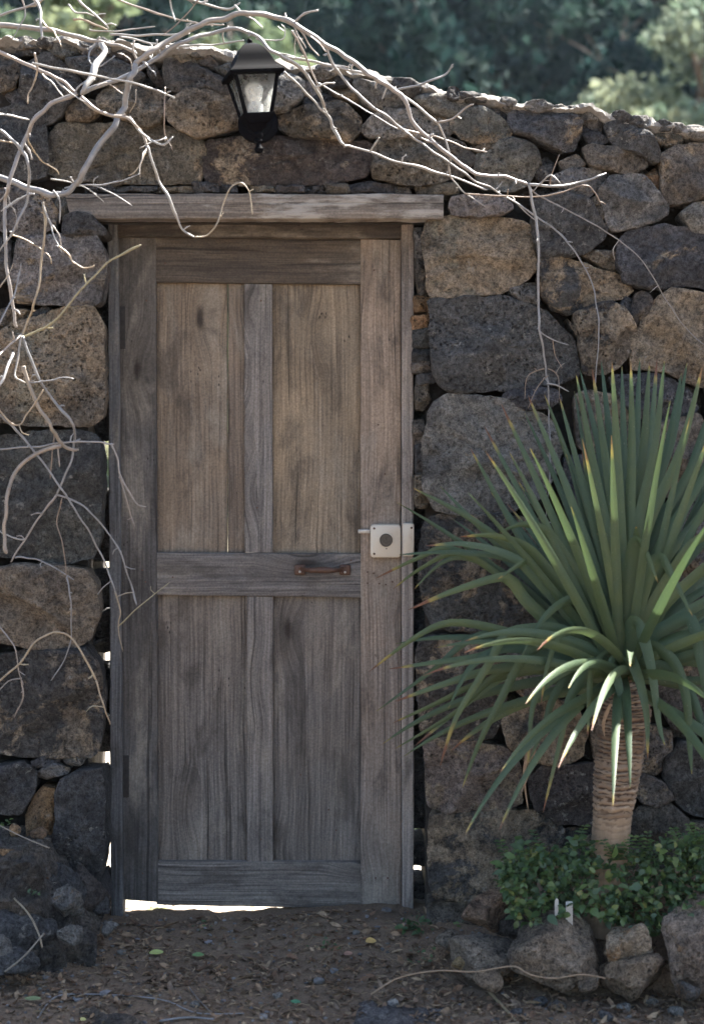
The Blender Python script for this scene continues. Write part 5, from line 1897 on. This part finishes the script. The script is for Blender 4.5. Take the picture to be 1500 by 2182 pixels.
for (Y, p, L, M3, ci, px) in leafs:
    if nin < 110 and px < 1505 and L > 0.019:
        nin += 1
        o = bpy.data.objects.new('leaf', LM[ci][0])
        col.objects.link(o)
        o.parent = shrub
        o.matrix_local = Matrix.Translation(p - Vector(shrub.location)) @ (M3 * L).to_4x4()
    else:
        b = len(bigV)
        _, V, F, C = LM[ci]
        bigV += [p + M3 @ (Vector(v) * L) for v in V]
        bigF += [tuple(i + b for i in f) for f in F]
        bigC += C
o = mesh_obj('foliage', bigV, bigF, M_GC, shrub, True, loc=(0.75, -0.32, 0.1), colors=bigC)
o['kind'] = 'stuff'
for k in range(16):
    px = sr.uniform(1080, 1500)
    top, bot = in_shrub(px, 0)
    p0 = P(px, top + 20, -0.42)
    d = Vector((sr.uniform(-.7, .7), sr.uniform(-.5, .1), 1)).normalized()
    for i in range(sr.randint(4, 8)):
        q = p0 + d * 0.011 * i
        for sd in (-1, 1):
            dd = (d * 0.5 + Vector((sd, sr.uniform(-.6, .2), 0))).normalized()
            zz_ = Vector((0, -0.4, 1)).normalized()
            xx_ = dd.cross(zz_).normalized()
            M3 = Matrix((xx_, dd, xx_.cross(dd))).transposed()
            o = bpy.data.objects.new('leaf', LM[sr.choice([0, 1, 3, 4])][0])
            col.objects.link(o)
            o.parent = shrub
            o.matrix_local = Matrix.Translation(q - Vector(shrub.location)) @ (M3 * sr.uniform(0.010, 0.019)).to_4x4()
M_STEM = simple('shrub_stem', (0.085, 0.060, 0.038), 0.85, 0, 0.3, 60, 0.2)
for k in range(34):
    px = sr.uniform(1085, 1500)
    top, bot = in_shrub(px, 0)
    a = P(px + sr.uniform(-30, 30), bot - 10, -0.30)
    b = P(px, top + 25, -0.24)
    mid = (a + b) / 2 + Vector((sr.uniform(-.03, .03), sr.uniform(-.04, 0.02), 0))
    pts = catmull([a, mid, b], 5)
    V, F = tube(pts, [0.0022 - 0.001 * i / len(pts) for i in range(len(pts))], 5)
    mesh_obj('stem', V, F, M_STEM, shrub, True, loc=a)

# two white plant tags half hidden in the shrub
M_WHITE = simple('white_plastic_tag', (0.42, 0.42, 0.40), 0.45, 0, 0.1, 50, 0.1)
for (x, y0, y1, w, lab) in ((1186, 1916, 1975, 8, 'narrow white plastic plant tag in the shrub, left one'), (1213, 1922, 1978, 15, 'wide white plastic plant tag in the shrub, right one')):
    a, b = P(x - w / 2, y1, -0.505), P(x + w / 2, y0, -0.505)
    o = bevbox('plant_tag', a.x, b.x, a.z, b.z, -0.505, -0.502, M_WHITE, None, 0.004, 0.0008)
    tag(o, lab, 'plant tag')

# small weeds
def weed(px, py, Y, n, size, label, colr=2, spread=0.03):
    base = P(px, py, Y)
    root = thing('weed', base, label, 'weed')
    for k in range(n):
        d = Vector((sr.gauss(0, 1), sr.gauss(-0.5, 0.8), sr.gauss(0.7, 0.5))).normalized()
        z = Vector((sr.gauss(0, .4), sr.gauss(-.3, .4), 1)).normalized()
        x = d.cross(z)
        if x.length < .1: continue
        x.normalize()
        z = x.cross(d)
        M3 = Matrix((x, d, z)).transposed()
        off = Vector((sr.gauss(0, spread), sr.gauss(0, spread * .6), abs(sr.gauss(0, spread * .8))))
        o = bpy.data.objects.new('leaf', LM[sr.choice([colr, colr, 0, 4])][0])
        col.objects.link(o)
        o.parent = root
        o.matrix_local = Matrix.Translation(off) @ (M3 * (size * sr.uniform(0.6, 1.2))).to_4x4()
    return root


weed(884, 1985, -0.06, 34, 0.022, 'leafy green weed at the foot of the right jamb', 2, 0.026)
weed(905, 2055, -0.38, 16, 0.014, 'tiny weed on the earth left of the border rocks', 0, 0.03)
weed(690, 2028, -0.25, 16, 0.013, 'tiny weed below the threshold slab', 4, 0.028)
weed(78, 1908, -0.29, 12, 0.013, 'tiny green weed growing from the left rubble', 4, 0.012)
weed(428, 1985, -0.05, 10, 0.010, 'sprig of green on the earth before the door gap', 0, 0.02)
weed(975, 1975, -0.16, 5, 0.012, 'single sprig at the base of the wall corner', 3, 0.006)
weed(10, 1765, -0.06, 10, 0.014, 'small weed on the earth ledge at the left edge', 3, 0.015)

b_ = weed(893, 1846, 1.1, 60, 0.07, 'sunlit green plant seen through the slit right of the door', 3, 0.09)
b_.location.z = ground_z(b_.location.x, b_.location.y) + 0.02
# ------------------------------------------------------------------ trees on the hillside behind
M_FOL = tinted('tree_foliage', 0.9, 0.08, 0.30, 0.35, 1.2)
M_TBARK = simple('tree_bark', (0.07, 0.055, 0.045), 0.9, 0, 0.3, 6, 0.5, 0.03)


def tree_mesh(seed, h, rad, kind, n_cl, n_leaf, leaf, cols):
    rs = np.random.RandomState(seed)
    cl = []
    for k in range(n_cl):
        u = rs.uniform(0.18, 1.0)
        if kind == 'pine':
            rr = rad * (1.05 - u) ** 0.7 * rs.uniform(0.35, 1.0)
        else:
            rr = rad * math.sqrt(max(0.05, 1 - ((u - 0.58) / 0.46) ** 2)) * rs.uniform(0.3, 1.0)
        a = rs.uniform(0, 6.283)
        cl.append((rr * math.cos(a), rr * math.sin(a), h * u))
    V = np.zeros((n_cl * n_leaf * 4, 3))
    C = np.ones((n_cl * n_leaf * 4, 4))
    i = 0
    for c in cl:
        cr = rad * rs.uniform(0.16, 0.32)
        cc = np.array(cols[rs.randint(len(cols))]) * rs.uniform(0.75, 1.3)
        P0 = rs.normal(size=(n_leaf, 3))
        P0 *= (cr * rs.uniform(0.2, 1.0, n_leaf) / np.linalg.norm(P0, axis=1))[:, None]
        P0[:, 2] *= 0.75
        P0 += np.array(c)
        A = rs.normal(size=(n_leaf, 3))
        A /= np.linalg.norm(A, axis=1)[:, None]
        Bv = np.cross(A, rs.normal(size=(n_leaf, 3)))
        Bv /= np.linalg.norm(Bv, axis=1)[:, None]
        s = leaf * rs.uniform(0.6, 1.3, n_leaf)[:, None]
        A = A * s
        Bv = Bv * s * 0.55
        blk = np.stack([P0 - A, P0 + Bv * 0.9, P0 + A, P0 - Bv * 0.9], 1).reshape(-1, 3)
        V[i:i + n_leaf * 4] = blk
        C[i:i + n_leaf * 4, :3] = cc
        i += n_leaf * 4
    me = bpy.data.meshes.new('crown')
    nq = n_cl * n_leaf
    me.vertices.add(nq * 4)
    me.vertices.foreach_set('co', V.ravel())
    me.loops.add(nq * 4)
    me.loops.foreach_set('vertex_index', np.arange(nq * 4, dtype=np.int32))
    me.polygons.add(nq)
    me.polygons.foreach_set('loop_start', np.arange(0, nq * 4, 4, dtype=np.int32))
    me.update(calc_edges=True)
    a = me.attributes.new('tint', 'FLOAT_COLOR', 'POINT')
    a.data.foreach_set('color', C.astype(np.float32).ravel())
    me.materials.append(M_FOL)
    # trunk with limbs to the clumps
    tv, tf = tube([Vector((0.05 * math.sin(k), 0.05 * math.cos(k * 1.3), h * 0.92 * k / 6)) for k in range(7)], [0.16 * h / 7 * (1 - 0.14 * k) for k in range(7)], 8)
    for c in cl[::3]:
        z0 = max(0.1 * h, c[2] - 0.35 * rad)
        v2, f2 = tube([Vector((0, 0, z0)), Vector((c[0] * .5, c[1] * .5, (z0 + c[2]) / 2 + .05)), Vector(c)], [0.045, 0.032, 0.014], 5)
        b = len(tv)
        tv += v2
        tf += [tuple(q + b for q in f) for f in f2]
    tm = bpy.data.meshes.new('trunk')
    tm.from_pydata([tuple(v) for v in tv], [], tf)
    tm.materials.append(M_TBARK)
    return me, tm


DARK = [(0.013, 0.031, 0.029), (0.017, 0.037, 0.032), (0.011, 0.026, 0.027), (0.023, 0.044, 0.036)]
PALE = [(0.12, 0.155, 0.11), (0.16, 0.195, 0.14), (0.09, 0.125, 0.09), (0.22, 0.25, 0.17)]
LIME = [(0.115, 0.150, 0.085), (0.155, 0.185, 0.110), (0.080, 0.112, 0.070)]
KIND = {
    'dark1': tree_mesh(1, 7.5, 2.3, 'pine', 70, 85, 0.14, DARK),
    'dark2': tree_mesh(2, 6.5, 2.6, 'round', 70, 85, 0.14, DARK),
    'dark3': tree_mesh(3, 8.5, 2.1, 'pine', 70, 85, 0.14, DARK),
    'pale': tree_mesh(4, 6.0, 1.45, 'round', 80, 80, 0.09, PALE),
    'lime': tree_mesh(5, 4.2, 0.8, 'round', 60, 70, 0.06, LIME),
}


def put_tree(kind, px, Y, scale, rot, label, name='hillside_tree'):
    x = (px - 750) / 700 * (DIST + Y) / DIST
    z = ground_z(x, Y) - 0.1
    t = thing(name, (x, Y, z), label, 'tree', 'trees on the hillside behind the wall')
    for nm, me in zip(('crown', 'trunk'), KIND[kind]):
        o = bpy.data.objects.new(nm, me)
        col.objects.link(o)
        o.parent = t
    t.scale = (scale,) * 3
    t.rotation_euler = (0, 0, rot)
    return t


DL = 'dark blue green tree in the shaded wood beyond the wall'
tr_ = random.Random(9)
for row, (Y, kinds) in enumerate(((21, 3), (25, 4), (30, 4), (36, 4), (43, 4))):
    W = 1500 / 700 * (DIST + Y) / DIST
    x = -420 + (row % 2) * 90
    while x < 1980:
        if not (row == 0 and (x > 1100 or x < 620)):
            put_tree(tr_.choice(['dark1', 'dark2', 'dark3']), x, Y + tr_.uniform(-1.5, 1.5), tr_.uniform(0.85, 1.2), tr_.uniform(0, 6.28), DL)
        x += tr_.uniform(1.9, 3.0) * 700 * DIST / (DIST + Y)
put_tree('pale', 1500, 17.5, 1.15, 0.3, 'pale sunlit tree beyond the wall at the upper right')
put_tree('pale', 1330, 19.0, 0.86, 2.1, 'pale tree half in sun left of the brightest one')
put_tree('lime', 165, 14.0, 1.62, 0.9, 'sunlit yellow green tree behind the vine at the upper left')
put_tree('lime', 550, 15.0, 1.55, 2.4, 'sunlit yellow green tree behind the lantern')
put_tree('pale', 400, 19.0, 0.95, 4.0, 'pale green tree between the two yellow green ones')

# ------------------------------------------------------------------ hazy air between the wall and the far wood
hx0, hx1, hy0, hy1, hz0, hz1 = -152, 152, -62, 113, -1.3, 36
V = [(x, y, z) for z in (hz0, hz1) for x, y in ((hx0, hy0), (hx1, hy0), (hx1, hy1), (hx0, hy1))]
F = [(3, 2, 1, 0), (4, 5, 6, 7), (0, 1, 5, 4), (1, 2, 6, 5), (2, 3, 7, 6), (3, 0, 4, 7)]
hm = bpy.data.materials.new('haze_air')
hm.use_nodes = True
hm.node_tree.nodes.clear()
ho = hm.node_tree.nodes.new('ShaderNodeOutputMaterial')
hv = hm.node_tree.nodes.new('ShaderNodeVolumePrincipled')
hv.inputs['Color'].default_value = (0.62, 0.82, 1.0, 1)
hv.inputs['Density'].default_value = 0.0003
hv.inputs['Anisotropy'].default_value = 0.2
hm.node_tree.links.new(hv.outputs[0], ho.inputs['Volume'])
haze = mesh_obj('haze', V, F, hm, None, False)
tag(haze, kind='stuff')
